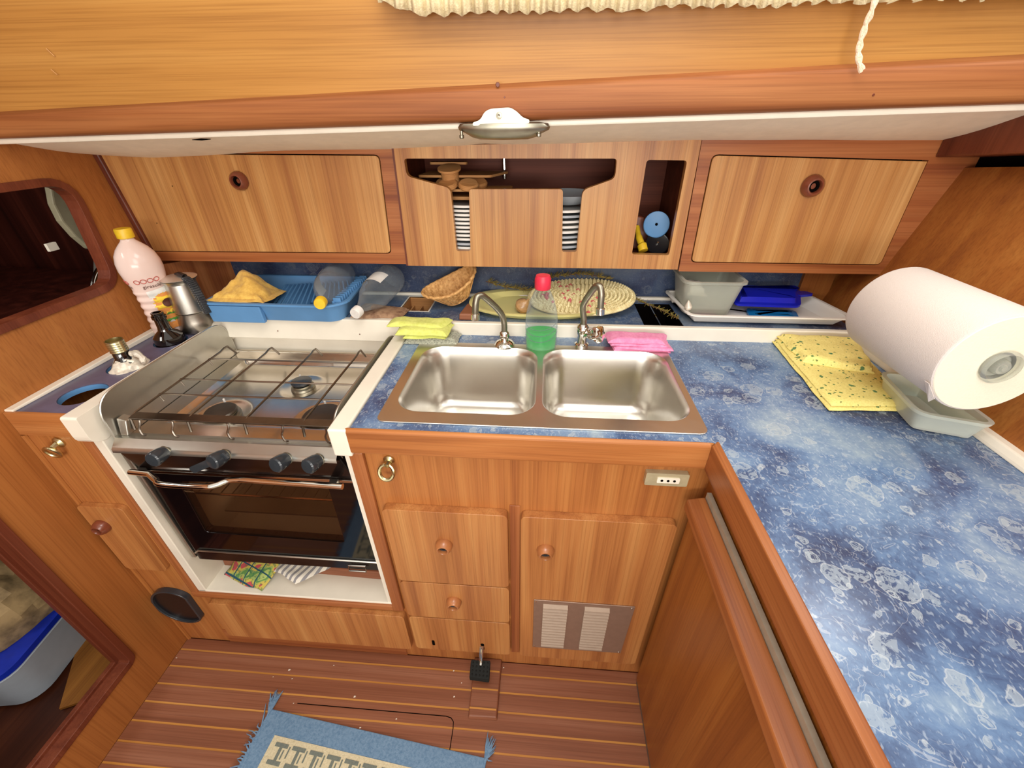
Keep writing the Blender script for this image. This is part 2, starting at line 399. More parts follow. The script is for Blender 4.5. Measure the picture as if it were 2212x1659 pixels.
WL = {}   # world location at build time
def ob(name, b, mat, parent=None, smooth=True, bevel=0, seg=2, angle=35, solid=0, subsurf=0):
    vs = b.v; c = Vector(((min(p.x for p in vs)+max(p.x for p in vs))/2, (min(p.y for p in vs)+max(p.y for p in vs))/2, (min(p.z for p in vs)+max(p.z for p in vs))/2))
    me = bpy.data.meshes.new(name); me.from_pydata([p - c for p in vs], [], b.f); 
    mats = mat if isinstance(mat, list) else [mat]
    for m in mats: me.materials.append(M[m])
    if len(mats) > 1:
        for p, k in zip(me.polygons, b.mi): p.material_index = k
    bm = bmesh.new(); bm.from_mesh(me)
    bmesh.ops.remove_doubles(bm, verts=bm.verts, dist=1e-6); bmesh.ops.recalc_face_normals(bm, faces=bm.faces)
    bm.to_mesh(me); bm.free()
    if smooth:
        for p in me.polygons: p.use_smooth = True
        me.set_sharp_from_angle(angle=math.radians(angle))
    o = bpy.data.objects.new(name, me); COL.objects.link(o)
    if parent is not None: o.parent = parent; o.location = c - WL[parent.name]
    else: o.location = c
    WL[o.name] = c
    if subsurf: md = o.modifiers.new('sub', 'SUBSURF'); md.levels = md.render_levels = subsurf
    if solid: md = o.modifiers.new('solid', 'SOLIDIFY'); md.thickness = solid
    if bevel: md = o.modifiers.new('bevel', 'BEVEL'); md.width = bevel; md.segments = seg; md.limit_method = 'ANGLE'; md.angle_limit = math.radians(50)
    return o
def tag(o, label, cat, group=None, kind=None):
    if label: o['label'] = label
    if cat: o['category'] = cat
    if group: o['group'] = group
    if kind: o['kind'] = kind
    return o
def thing(name, loc, label, cat, group=None, kind=None):
    o = bpy.data.objects.new(name, None); o.empty_display_size = .03; COL.objects.link(o); o.location = loc; WL[o.name] = Vector(loc)
    return tag(o, label, cat, group, kind)
def struct(o): o['kind'] = 'structure'; return o
def rrect(x0, x1, z0, z1, r, seg=4, corners='abcd'):
    """rounded rectangle, 2D, ccw from lower left"""
    out = []
    for (cx, cz, a0, k) in ((x0, z0, PI, 'a'), (x1, z0, 1.5*PI, 'b'), (x1, z1, 0, 'c'), (x0, z1, .5*PI, 'd')):
        if k in corners and r > 0:
            ox = cx + r if k in 'ad' else cx - r; oz = cz + r if k in 'ab' else cz - r
            for i in range(seg+1):
                a = a0 + .5*PI*i/seg; out.append((ox + r*math.cos(a), oz + r*math.sin(a)))
        else: out.append((cx, cz))
    return out
def rpoly(pts, r, seg=4):
    """round the corners of any 2D polygon; r is one radius or a list"""
    n = len(pts); out = []
    for i in range(n):
        p = Vector(pts[i]); a = Vector(pts[i-1]) - p; b = Vector(pts[(i+1) % n]) - p
        ri = r[i] if isinstance(r, (list, tuple)) else r
        if ri <= 0: out.append(tuple(p)); continue
        ri = min(ri, a.length*.48, b.length*.48); p0 = p + a.normalized()*ri; p1 = p + b.normalized()*ri
        for k in range(seg+1):
            t = k/seg; q = p0*(1-t)**2 + p*2*t*(1-t) + p1*t*t; out.append(tuple(q))
    return out
def onY(l, y): return [(p[0], y, p[1]) for p in l]
def onX(l, x): return [(x, p[0], p[1]) for p in l]
def onZ(l, z): return [(p[0], p[1], z) for p in l]
def curve(pts, n=8):
    """Catmull-Rom through points"""
    P = [Vector(p) for p in pts]; P = [P[0]*2 - P[1]] + P + [P[-1]*2 - P[-2]]; out = []
    for i in range(1, len(P)-2):
        for k in range(n):
            t = k/n; a, b, c, d = P[i-1:i+3]
            out.append(.5*((2*b) + (c-a)*t + (2*a-5*b+4*c-d)*t*t + (3*b-a-3*c+d)*t**3))
    out.append(P[-2]); return out
def pillow(b, corners, th, amp=.004, freq=30, seed=0, n=26, edge=.25, wob=.006, prof=None):
    """soft closed slab over 4 corners (ccw), bottom flat on the corners' plane, top puffed"""
    c = [Vector(p) for p in corners]
    def base(u, v):
        p = c[0].lerp(c[1], u).lerp(c[3].lerp(c[2], u), v)
        q = Vector((noise.noise((p.x*24+seed, p.y*24, 1)), noise.noise((p.x*24, p.y*24+seed, 5)), 0))*wob
        return p + q
    def hh(u, v):
        e = min(u, 1-u, v, 1-v)/edge; e = min(1, max(0, e)); e = math.sqrt(1-(1-e)**2)
        p = base(u, v); k = noise.noise((p.x*freq+seed*3, p.y*freq, seed)) + .5*noise.noise((p.x*freq*2.3, p.y*freq*2.3+seed, 3))
        m = prof(u, v) if prof else 1
        return th*m*(.35+.65*e) + amp*k*e
    def top(u, v):
        p = base(u, v); return p + Vector((0, 0, max(.0008, hh(u, v))))
    b.grid(top, n, n); b.grid(lambda u, v: base(u, v) + Vector((0, 0, .0002)), n, n)
    def side(k):
        def f(t, w_):
            u, v = [(t, 0), (1, t), (1-t, 1), (0, 1-t)][k]; a = base(u, v); bb = top(u, v); q = a.lerp(bb, w_)
            out = [Vector((0, -1, 0)), Vector((1, 0, 0)), Vector((0, 1, 0)), Vector((-1, 0, 0))][k]
            cc = (c[0]+c[1]+c[2]+c[3])/4; d = (q - cc); d.z = 0; d.normalize()
            return q + d*(math.sin(w_*PI)*th*.25)
        return f
    for k in range(4): b.grid(side(k), n, 5)
    return b

# ================================================================== STRUCTURE
L_, R_ = -1.043, 0.386
# ---- floor
fl = thing('floor', (-.3, -.4, 0), None, None); struct(fl)
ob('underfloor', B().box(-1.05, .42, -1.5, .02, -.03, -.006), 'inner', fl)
ys = [.0, -.035, -.082] + [-.129 - .0452*k for k in range(26)]
segs = [(-1.042, .392)]
for i in range(len(ys)-1):
    y1, y0 = ys[i], ys[i+1]
    ob('plank', B().box(-1.042, .392, y0 + .0025, y1 - .0025, -.006, .0), 'teak', fl, False)
    ob('inlay_strip', B().box(-1.042, .392, y0 - .0025, y0 + .0025, -.006, -.0008), 'inlay', fl, False)
hp = [(-.60, -.149), (-.17, -.149), (-.155, -.152), (-.147, -.160), (-.145, -.175), (-.145, -.6)]
for a, b_ in zip(hp, hp[1:]):
    pass
g = B(); pth = [Vector((p[0], p[1], .0002)) for p in hp]
for a, b_ in zip(pth, pth[1:]):
    d = (b_-a).normalized(); n_ = Vector((-d.y, d.x, 0))*.0011
    g.add([a-n_, b_-n_, b_+n_, a+n_], [[0, 1, 2, 3]])
ob('hatch_joint', g, 'void', fl, False)

# ---- left partition with its two openings
def offs(poly, d):
    """grow a polygon outward from its centroid by d (roughly)"""
    n = len(poly); out = []
    area2 = sum(poly[i][0]*poly[(i+1) % n][1] - poly[(i+1) % n][0]*poly[i][1] for i in range(n)); sg = 1 if area2 > 0 else -1
    for i in range(n):
        p = Vector(poly[i]); a = (p - Vector(poly[i-1])); b_ = (Vector(poly[(i+1) % n]) - p)
        if a.length < 1e-7 or b_.length < 1e-7: out.append(tuple(p)); continue
        a.normalize(); b_.normalize(); na = Vector((a.y, -a.x))*sg; nb = Vector((b_.y, -b_.x))*sg
        m = (na + nb); m = m.normalized() if m.length > 1e-6 else na
        out.append(tuple(p + m*d/max(.5, m.dot(na))))
    return out
up_open = rpoly([(-.60, 1.045), (.366, 1.050), (.402, 1.285), (-.60, 1.283)], [.05, .045, .06, .05], 6)
lo_open = rpoly([(-.80, .15), (-.135, .15), (-.135, .80), (-.80, .80)], [.02, .012, .05, .05], 4)
wl = thing('wall_left', (L_, -.3, 0), None, None); struct(wl)
def LX(z): return L_ - max(0, z - .9)*.10
def onL(l, d=0): return [(LX(p[1]) + d, p[0], p[1]) for p in l]
ob('panel', B().prism([onL([(-1.5, 0), (.62, 0), (.62, .9), (-1.5, .9)]), onL(lo_open)], (-.025, 0, 0)), 'part', wl, False)
ob('panel', B().prism([onL([(-1.5, .9), (.62, .9), (.62, 1.85), (-1.5, 1.85)]), onL(up_open)], (-.025, 0, 0)), 'part', wl, False)
for nm, op, d in (('upper_opening_trim', up_open, .013), ('lower_opening_trim', lo_open, .014)):
    ob(nm, B().prism([onL(offs(op, d), .006), onL(offs(op, -.004), .006)], (-.034, 0, 0)), 'trimd', wl, False, .003)
ob('inner_lip', B().prism([onL([(-.82, .130), (-.115, .130), (-.115, .82), (-.82, .82)], -.024), onL([(-.780, .163), (-.149, .163), (-.149, .780), (-.780, .780)], -.024)], (-.014, 0, 0)), 'trimd', wl, False, .002)
cp = [at(383, 1351, 'y', -.012), at(342, 1474, 'x', L_+.006)]
ob('corner_fillet', B().tube([Vector((L_+.004, -.001, .0)), Vector((L_+.004, -.001, .84))], .006, 8), 'part', wl)
ob('corner_post', B().hexa([(LX(1.06)-.002, .499, 1.06), (LX(1.06)+.016, .499, 1.06), (LX(1.06)+.016, .512, 1.06), (LX(1.06)-.002, .512, 1.06)], [(LX(1.37)-.002, .499, 1.37), (LX(1.37)+.016, .499, 1.37), (LX(1.37)+.016, .512, 1.37), (LX(1.37)-.002, .512, 1.37)]), 'trimd', wl, False, .004)
# ---- the cabin seen through those openings
ca = thing('wall_aft_cabin', (-1.6, -.2, 0), None, None); struct(ca)
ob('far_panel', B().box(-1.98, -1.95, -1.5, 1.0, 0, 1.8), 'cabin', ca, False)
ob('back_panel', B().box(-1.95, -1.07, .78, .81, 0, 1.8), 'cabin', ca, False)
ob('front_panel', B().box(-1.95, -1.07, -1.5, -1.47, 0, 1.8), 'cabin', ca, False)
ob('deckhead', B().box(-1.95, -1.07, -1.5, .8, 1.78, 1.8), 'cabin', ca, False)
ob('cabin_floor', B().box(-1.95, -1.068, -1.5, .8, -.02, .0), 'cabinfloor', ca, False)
q = [at(185, 1345, 'z', .006), at(290, 1360, 'z', .006), at(290, 1480, 'z', .006), at(131, 1534, 'z', .006)]
ob('pale_board', B().prism([[q[0], q[1], q[2], q[3]]], (0, 0, .008)), 'pale', ca, False)
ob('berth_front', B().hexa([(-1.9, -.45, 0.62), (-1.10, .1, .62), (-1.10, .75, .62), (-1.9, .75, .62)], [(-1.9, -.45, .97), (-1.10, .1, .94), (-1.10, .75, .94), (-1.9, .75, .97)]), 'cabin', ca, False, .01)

# ---- right bulkhead (leans outward)
def wx(z): return .885 + .30*(z - .92)
wr = thing('wall_right', (.9, 0, .9), None, None); struct(wr)
ob('panel', B().hexa([(wx(.5), -1.5, .5), (wx(.5)+.03, -1.5, .5), (wx(.5)+.03, .80, .5), (wx(.5), .80, .5)], [(wx(1.50), -1.5, 1.50), (wx(1.50)+.03, -1.5, 1.50), (wx(1.275)+.03, .80, 1.275), (wx(1.275), .80, 1.275)]), 'wallr', wr, False)
ob('upright_batten', B().box(.815, .90, .628, .642, .93, 1.056), 'wallr', wr, False)
# dark beam above it and the gap
bt = [at(2026, 304, 'y', .509), at(2212, 268, 'x', .985), at(2010, 345, 'y', .509), at(2212, 330, 'x', .985)]
bz = lambda y: 1.324 + (.509 - y)*.10
tb = B().hexa([(.975, -1.5, bz(-1.5)), (1.2, -1.5, bz(-1.5)), (1.1, .509, bz(.509)), (.925, .509, bz(.509))], [(.975, -1.5, 1.75), (1.2, -1.5, 1.75), (1.1, .509, 1.40), (.925, .509, 1.40)])
struct(ob('trim_1', tb, 'trimd', None, False, .004))
struct(ob('gap_shade', B().hexa([(1.10, -1.5, 1.40), (1.2, -1.5, 1.40), (1.1, .52, 1.26), (1.02, .52, 1.26)], [(1.10, -1.5, 1.70), (1.2, -1.5, 1.70), (1.1, .52, 1.40), (1.02, .52, 1.40)]), 'void', None, False))  # black block standing in for the shade in the gap under the beam

# ---- backsplash wall
wb = thing('wall_back', (0, .65, .93), None, None); struct(wb)
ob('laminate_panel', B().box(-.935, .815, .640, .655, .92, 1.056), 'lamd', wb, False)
ob('corner_panel', B().prism([[(-1.045, .50, .92), (-.935, .64, .92), (-.935, .64, 1.056), (-1.045, .50, 1.056)]], (-.02, .02, 0)), 'frame_v', wb, False)
ob('seal_strip', B().box(-.90, .815, .626, .640, .926, .940), 'whitetrim', wb, False, .003)
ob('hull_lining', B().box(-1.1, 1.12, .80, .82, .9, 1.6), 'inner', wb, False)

# ---- coachroof side: panel, rail
def beamz(x, base, slope): return base + slope*(x + .1)
cs = thing('wall_coachroof', (0, .3, 1.5), None, None); struct(cs)
xa, xb = -1.12, 1.12
Lz = lambda x: 1.376 + (x + 1.07)*(.042/1.938)      # bottom of the rail
Uz = lambda x: 1.424 + (x + 1.035)*(.063/1.861)     # top of the rail
ob('veneer_panel', B().hexa([(xa, .300, Uz(xa)-.02), (xb, .300, Uz(xb)-.02), (xb, .325, Uz(xb)-.02), (xa, .325, Uz(xa)-.02)], [(xa, .255, 1.95), (xb, .255, 1.95), (xb, .285, 1.95), (xa, .285, 1.95)]), 'over', cs, False)
def railf(u, v):
    x = xa + (xb-xa)*u; z0, z1 = Lz(x), Uz(x)
    P = [(.330, 0), (.300, .0), (.286, .03), (.279, .10), (.276, .30), (.276, .78), (.279, .86), (.288, .93), (.300, .99), (.305, 1.0)]
    k = v*(len(P)-1); i = min(int(k), len(P)-2); t = k - i
    y = P[i][0]*(1-t) + P[i+1][0]*t; h = P[i][1]*(1-t) + P[i+1][1]*t
    return Vector((x, y + .0, z0 + (z1-z0)*h))
ob('rail', B().grid(railf, 24, 19), 'rail', cs, True, angle=60)
# ---- headliner: falls from the rail to the cupboard tops
low = [(0, 318), (120, 326), (215, 336), (330, 342), (430, 337), (600, 326), (860, 322), (1000, 316), (1045, 311), (1100, 314), (1200, 312), (1500, 303), (1800, 303), (2030, 304), (2212, 262), (2400, 235)]
def lowpt(x):
    pts = [at(a, b_, 'y', .505) for a, b_ in low if a <= 2030] + [Vector((1.0, .505, 1.362)), Vector((1.12, .505, 1.362))]
    pts = [Vector((-1.2, .505, pts[0].z))] + pts
    for p, q_ in zip(pts, pts[1:]):
        if p.x <= x <= q_.x: return p.z + (q_.z-p.z)*(x-p.x)/(q_.x-p.x)
    return pts[-1].z
def hl(u, v):
    x = -1.12 + 2.24*u; z0 = Lz(x) - .004; z1 = lowpt(x)
    sag = math.sin(v*PI)*(-.004) + .0015*noise.noise((x*7, v*2, 0))
    return Vector((x, .318 + (.512-.318)*v, z0 + (z1-z0)*v + sag))
ce = thing('ceiling', (0, .4, 1.38), None, None); struct(ce)
ob('headliner', B().grid(hl, 90, 8), 'liner', ce, True)
ob('edge_strip', B().hexa([(xa, .296, Lz(xa)-.0095), (xb, .296, Lz(xb)-.0095), (xb, .322, Lz(xb)-.0095), (xa, .322, Lz(xa)-.0095)], [(xa, .296, Lz(xa)+.001), (xb, .296, Lz(xb)+.001), (xb, .322, Lz(xb)+.001), (xa, .322, Lz(xa)+.001)]), 'whitetrim', ce, False, .003)

# ================================================================== LOWER CABINETS
def knob(parent, x, y, z, r=.019, light=True, name='knob'):
    k = ob(name, B().lathe([(r*1.0, 0), (r*1.05, .004), (r*.95, .013), (r*.72, .019), (r*.60, .0195), (r*.52, .016), (r*.52, .006), (0, .006)], (x, y, z), (0, -1, 0), 24), 'ringl' if light else 'ring', parent)
    ob('insert', B().lathe([(r*.50, .0), (r*.50, .0105), (r*.30, .0105), (r*.27, .004), (0, .004)], (x, y-.001, z), (0, -1, 0), 16), 'dgrey' if light else 'void', k)
    return k
def door(parent, nm, x0, x1, z0, z1, mat='door', y=0, th=.02, r=.006, cr=.012, corners='abcd', bev=.006):
    return ob(nm, B().prism([onY(rrect(x0, x1, z0, z1, cr, 4, corners), y)], (0, -th, 0)), mat, parent, True, bev, 3)

lc = thing('stove_surround_cabinet', (-.96, .0, 0), 'wooden cabinet face wrapped round the cooker, with a small door and black round cover', 'cabinet')
ob('front_frame', B().prism([onY([(L_, 0), (-.322, 0), (-.322, .275), (-.905, .275), (-.905, .845), (L_, .845)], 0)], (0, .02, 0)), 'face', lc, False)
ob('opening_stile', B().box(-.907, -.886, -.006, .02, .262, .85), 'frame_v', lc, False, .003)
ob('opening_rail', B().box(-.907, -.322, -.008, .02, .258, .280), 'frame', lc, False, .003)
ob('kick_panel', B().box(-.90, -.322, -.002, .01, .0, .07), 'frame', lc, False)
d1 = door(lc, 'door', -1.036, -.918, .386, .632, 'door', 0, .014)
knob(d1, -1.000, -.014, .566, .019, False)
d2 = door(lc, 'step_panel', -.862, -.292, .076, .252, 'door', 0, .02)
rp = ob('pull_ring_plate', B().lathe([(.013, 0), (.013, .004), (.008, .008), (0, .008)], (-.968, -.0, .823), (0, -1, 0), 16), 'brass', lc)
g = B().tube([Vector((-.978 + .015*math.cos(a), -.016 - .004*math.sin(a), .806 + .015*math.sin(a))) for a in [2*PI*k/20 for k in range(20)]], .0035, 8, True)
g.tube([(-.968, -.004, .823), (-.970, -.016, .819)], .006, 8)
ob('pull_ring', g, 'brass', lc)
# round black cover, right edge cut straight
cx_, cz_ = -.975, .205; rr = .072
circ = [(cx_ + rr*math.cos(a), cz_ + rr*1.12*math.sin(a)) for a in [2*PI*k/36 for k in range(36)]]
circ = [(min(p[0], cx_+.052), p[1]) for p in circ]
circ = [p for i, p in enumerate(circ) if i == 0 or (Vector(p)-Vector(circ[i-1])).length > 1e-4]
cv = ob('round_cover_rim', B().prism([onY(circ, 0), onY(offs(circ, -.006), 0)], (0, -.016, 0)), 'dgrey', lc, True, .002)
ob('round_cover', B().prism([onY(offs(circ, -.004), 0)], (0, -.009, 0)), 'black', lc, True, .003)

sk = thing('sink_cabinet', (.03, 0, 0), 'wooden cabinet under the double sink with drawers, door and metal vent grille', 'cabinet')
ob('front_frame', B().prism([onY([(-.322, 0), (.3985, 0), (.3985, .87), (-.322, .87)], 0)], (0, .02, 0)), 'face', sk, False)
ob('stile', B().box(-.322, -.292, -.010, .0, .262, .838), 'frame_v', sk, False, .003)
ob('stile', B().box(.003, .026, -.003, .0, .07, .70), 'frame_v', sk, False, .001)
dw = door(sk, 'drawer', -.277, 0, .424, .686); knob(dw, -.147, -.02, .579)
dw = door(sk, 'drawer', -.277, 0, .262, .420); knob(dw, -.143, -.02, .349)
dw = door(sk, 'drawer', -.277, 0, .088, .257)
ob('slot', B().prism([onY(rrect(-.226, -.218, .112, .140, .004), -.0205)], (0, .004, 0)), 'void', dw, False)
ob('slot', B().prism([onY(rrect(-.084, -.074, .108, .142, .004), -.0205)], (0, .004, 0)), 'void', dw, False)
dd = door(sk, 'door', .029, .357, .088, .686); knob(dd, .085, -.02, .581)
gr = ob('vent_grille', B().prism([onY([(.064, .149), (.308, .151), (.314, .381), (.063, .383)], -.0205)], (0, -.0025, 0)), 'grille', dd, False, .001)
for sx in (.118, .222):
    for k in range(15):
        z = .170 + k*.0133
        ob('louver', B().prism([[(sx-.031, -.023, z+.0015), (sx-.031, -.0315, z+.0025), (sx-.031, -.0305, z+.0050), (sx-.031, -.023, z+.0120)]], (.062, 0, 0)), 'grillel', sk, False)
for p in ((.069, .156), (.302, .157), (.307, .374), (.069, .376)):
    ob('screw', B().lathe([(.0025, 0), (.0015, .0015), (0, .0015)], (p[0], -.023, p[1]), (0, -1, 0), 8), 'chrome', sk)
rp = ob('pull_ring_plate', B().lathe([(.012, 0), (.012, .004), (.008, .008), (0, .008)], (-.243, 0, .815), (0, -1, 0), 16), 'brass', sk)
g = B().tube([Vector((-.246 + .015*math.cos(a), -.012 - .006*(1-math.sin(a)), .797 + .016*math.sin(a))) for a in [2*PI*k/20 for k in range(20)]], .004, 8, True)
g.tube([(-.243, -.004, .815), (-.244, -.016, .812)], .006, 8); ob('pull_ring', g, 'brass', sk)
so = ob('socket_plate', B().prism([onY(rrect(.272, .354, .790, .822, .003), 0)], (0, -.012, 0)), 'plateb', sk, False, .002)
ob('socket_insert', B().prism([onY(rrect(.294, .337, .799, .813, .002), -.012)], (0, -.002, 0)), 'whitetrim', so, False)
for k in range(3): ob('socket_hole', B().lathe([(.0028, 0), (.0028, .0008), (0, .0008)], (.303+k*.012, -.014, .806), (0, -1, 0), 8), 'void', so)

pc = thing('peninsula_cabinet', (.5, -.6, 0), 'wooden peninsula cabinet on the right under the blue worktop', 'cabinet')
ob('side_panel', B().box(.398, .42, -1.45, .03, .03, .87), 'penin', pc, False)
ob('hinged_board', B().box(.368, .386, -1.45, -.028, .03, .765), 'penin', pc, False, .002)
ob('board_edge', B().hexa([(.350, -1.45, .752), (.386, -1.45, .752), (.386, -.030, .752), (.350, -.030, .752)], [(.352, -1.45, .777), (.386, -1.45, .785), (.386, -.030, .785), (.352, -.030, .777)]), 'fiddle_y', pc, False, .004, 3)
ob('steel_strip', B().box(.3864, .3945, -1.45, -.030, .770, .796), 'gasket2', pc, False)
ob('skirting', B().box(.372, .392, -1.45, -.03, .0, .05), 'gasket', pc, False)

# ---- worktop
sink_hole = rrect(-.250, .370, .020, .352, .02)
wtop = [(-.304, -.0085), (R_+.002, -.0085), (R_+.002, -1.5), (.90, -1.5), (.885, .43), (-.304, .43)]
wt = ob('worktop', B().prism([onZ(wtop, .9), onZ(sink_hole, .9)], (0, 0, -.03)), 'lam', None, False)
tag(wt, 'blue marbled laminate worktop around the sink and along the peninsula', 'worktop')
ft = thing('worktop_fiddle', (0, -.01, .87), 'wooden edge rail along the front of the blue worktop, mitred at the corner', 'edge rail')
ob('front_rail', B().prism([onZ([(-.318, -.021), (R_-.0142, -.021), (R_-.0018, -.0085), (-.318, -.0085)], .845)], (0, 0, .060)), 'fiddle', ft, False, .006, 3)
ob('peninsula_rail', B().prism([onZ([(R_-.014, -.0212), (R_-.0015, -.0085), (R_+.003, -.0085), (R_+.003, -1.5), (R_-.014, -1.5)], .845)], (0, 0, .060)), 'fiddle_y', ft, False, .006, 3)
fr = thing('worktop_seal', (.88, 0, .91), 'white strip sealing the blue worktop against the right bulkhead', 'trim')
ob('strip', B().hexa([(.868, -1.5, .90), (.90, -1.5, .90), (.90, .63, .90), (.860, .63, .90)], [(.872, -1.5, .918), (.90, -1.5, .918), (.90, .63, .918), (.868, .63, .918)]), 'whitetrim', fr, False, .003)

# ---- raised back shelf
sh = thing('back_shelf', (0, .52, .9), 'long raised shelf behind hob and sink, blue top with white front ledge', 'shelf')
rec1 = [(-.358, .50), (-.272, .50), (-.272, .615), (-.358, .615)]
rec2 = [(.335, .437), (.440, .437), (.440, .60), (.335, .60)]
ob('ledge', B().box(-.30, .865, .416, .432, .896, .936), 'white', sh, False, .003, 3)
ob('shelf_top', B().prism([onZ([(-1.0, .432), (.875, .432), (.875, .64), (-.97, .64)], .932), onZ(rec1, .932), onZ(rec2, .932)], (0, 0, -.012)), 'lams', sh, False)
for rc, mt in ((rec1, 'utensil'), (rec2, 'void')):
    g = B(); g.prism([onZ(offs(rc, .003), .93), onZ(offs(rc, -.001), .93)], (0, 0, -.06)); g.prism([onZ(offs(rc, .003), .872)], (0, 0, -.004))
    ob('recess', g, mt, sh, False)
g = B(); 
for k in range(3): g.box(-.35+.027*k, -.345+.027*k, .505, .61, .875, .905)
g.box(-.355, -.275, .55, .555, .875, .91); ob('recess_divider', g, 'utensil', sh, False)
ob('recess_edge', B().prism([onZ(offs(rec1, .004), .933), onZ(rec1, .933)], (0, 0, -.006)), 'whitetrim', sh, False)
ob('recess_bar', B().box(.378, .381, .438, .60, .925, .932), 'chrome', sh, False)

# ---- cooker niche liner, white
nl = thing('cooker_niche', (-.6, .2, .28), 'white moulded niche and lip that the cooker hangs in', 'niche')
lip = rpoly([(-.020, .840), (.012, .828), (.05, .86), (.46, .86), (.46, .905), (-.020, .905)], [.016, .01, .01, 0, 0, .006], 4)
ob('left_lip', B().prism([onX(lip, -.897)], (.036, 0, 0)), 'white', nl, False, .004, 3)
ob('left_side', B().box(-.886, -.862, -.002, .44, .28, .86), 'white', nl, False, .002)
ob('right_lip', B().box(-.344, -.306, -.022, .425, .838, .905), 'white', nl, False, .004, 3)
ob('right_side', B().box(-.336, -.323, .0, .44, .28, .84), 'white', nl, False)
ob('back_ledge', B().prism([onX([(.416, .872), (.44, .872), (.44, .935), (.422, .935)], -.868)], (.57, 0, 0)), 'white', nl, False, .003, 3)
ob('left_back_corner', B().hexa([(-.897, .40, .86), (-.86, .40, .86), (-.845, .44, .86), (-.897, .47, .86)], [(-.897, .40, .906), (-.868, .40, .906), (-.845, .44, .936), (-.897, .47, .936)]), 'white', nl, False, .003)
ob('back_panel', B().box(-.865, -.33, .438, .45, .28, .874), 'white', nl, False)
ob('floor_panel', B().box(-.886, -.323, -.002, .44, .272, .286), 'white', nl, False, .002)
bt = tag(ob('wooden_batten', B().hexa([(-.86, .076, .286), (-.335, .062, .286), (-.335, .11, .286), (-.86, .12, .286)], [(-.86, .080, .316), (-.335, .066, .316), (-.335, .11, .316), (-.86, .12, .316)]), 'utensil', None, False, .002), 'brown wooden batten lying under the oven behind the pot holder', 'batten')
bt.data.materials[0] = M['teak']

# ---- left bottle shelf
ls = thing('bottle_shelf', (-.97, .2, .9), 'narrow grey blue shelf with three round bottle holes left of the cooker', 'shelf')
def circ2(cx, cy, r, n=28): return [(cx + r*math.cos(2*PI*k/n), cy + r*math.sin(2*PI*k/n)) for k in range(n)]
holes = [(-.944, .075, .044), (-.952, .200, .043), (-.950, .335, .040)]
ob('shelf_plate', B().prism([onZ([(L_, .0), (-.895, .0), (-.895, .50), (L_, .50)], .898)] + [onZ(circ2(*h), .898) for h in holes], (0, 0, -.012)), 'lamg', ls, False)
ob('wall_strip', B().prism([onX([(0, .898), (.44, .898), (.44, .912), (0, .904)], L_)], (.020, 0, 0)), 'whitetrim', ls, False, .002)
ob('front_rail', B().prism([onY([(L_, .842), (-.902, .842), (-.894, .90), (L_, .90)], .003)], (0, -.008, 0)), 'fiddle', ls, False, .002)
for h in holes:
    g = B().lathe([(h[2]+.003, 0), (h[2]+.003, -.012), (h[2]-.0005, -.012), (h[2]-.0005, 0)], (h[0], h[1], .896), (0, 0, 1), 28)
    ob('hole_liner', g, 'bluepl', ls)
ob('lower_board', B().box(L_, -.90, .024, .45, .79, .80), 'pale', ls, False)

# ================================================================== UPPER CABINETS (face y=.509)
UY = .509
def up(px, py, y=UY): p = at(px, py, 'y', y); return (p.x, p.z)
# left
ul = thing('left_wall_cupboard', (-.7, UY, 1.07), 'left wooden wall cupboard with one wide drop door above the dish rack', 'cupboard')
f_out = [(-1.10, 1.067), (-.316, 1.067), (-.311, 1.356), (-1.10, 1.356)]
f_in = rpoly([(-1.095, 1.092), (-.356, 1.095), (-.347, 1.333), (-1.095, 1.340)], [.0, .014, .014, 0], 4)
ob('frame', B().prism([onY(f_out, UY), onY(f_in, UY)], (0, .02, 0)), 'frame', ul, False)
dl = ob('door', B().prism([onY(offs(f_in, -.0025), UY-.002)], (0, .016, 0)), 'door_up', ul, True, .003)
ob('door_gap_shade', B().prism([onY(offs(f_in, .004), UY+.018)], (0, .004, 0)), 'void', ul, False)  # black sheet that paints the shade in the gap round the door
kk = up(520, 390)
knob(dl, kk[0], UY-.002, kk[1], .022, False)
ob('bottom_board', B().box(-1.085, -.316, UY+.001, .80, 1.068, 1.080), 'frame', ul, False)
ob('side_board', B().box(-.326, -.316, UY+.02, .80, 1.08, 1.35), 'frame', ul, False)
# middle
um = thing('open_plate_cupboard', (.05, UY, 1.065), 'middle wooden wall cupboard with shaped cut-outs showing the plates', 'cupboard')
f_out = [(-.313, 1.0645), (.413, 1.0645), (.407, 1.361), (-.308, 1.350)]
cut = [(874, 342), (1332, 342), (1328, 385), (1258, 410), (1245, 543), (1214, 543), (1216, 408), (1014, 408), (1017, 541), (987, 541), (974, 406), (880, 380)]
cut = [up(a, b_) for a, b_ in cut]
cut = rpoly(cut, [.008, .008, .012, .014, .006, .006, .008, .008, .006, .006, .014, .012], 4)
cut2 = rpoly([up(1396, 345), up(1483, 346), up(1444, 550), up(1364, 548)], [.008, .008, .006, .006], 4)
ob('front_panel', B().prism([onY(f_out, UY-.006), onY(cut, UY-.006), onY(cut2, UY-.006)], (0, .018, 0)), 'door_up', um, False, .0012, 1)
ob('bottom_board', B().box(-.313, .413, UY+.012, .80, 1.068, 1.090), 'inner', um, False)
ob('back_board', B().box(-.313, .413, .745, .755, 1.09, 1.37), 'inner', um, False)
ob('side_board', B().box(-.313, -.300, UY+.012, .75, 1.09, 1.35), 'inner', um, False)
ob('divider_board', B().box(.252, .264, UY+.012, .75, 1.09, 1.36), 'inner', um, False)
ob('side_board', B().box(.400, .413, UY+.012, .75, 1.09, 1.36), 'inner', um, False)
ob('top_board', B().box(-.30, .40, UY+.012, .75, 1.352, 1.36), 'inner', um, False)
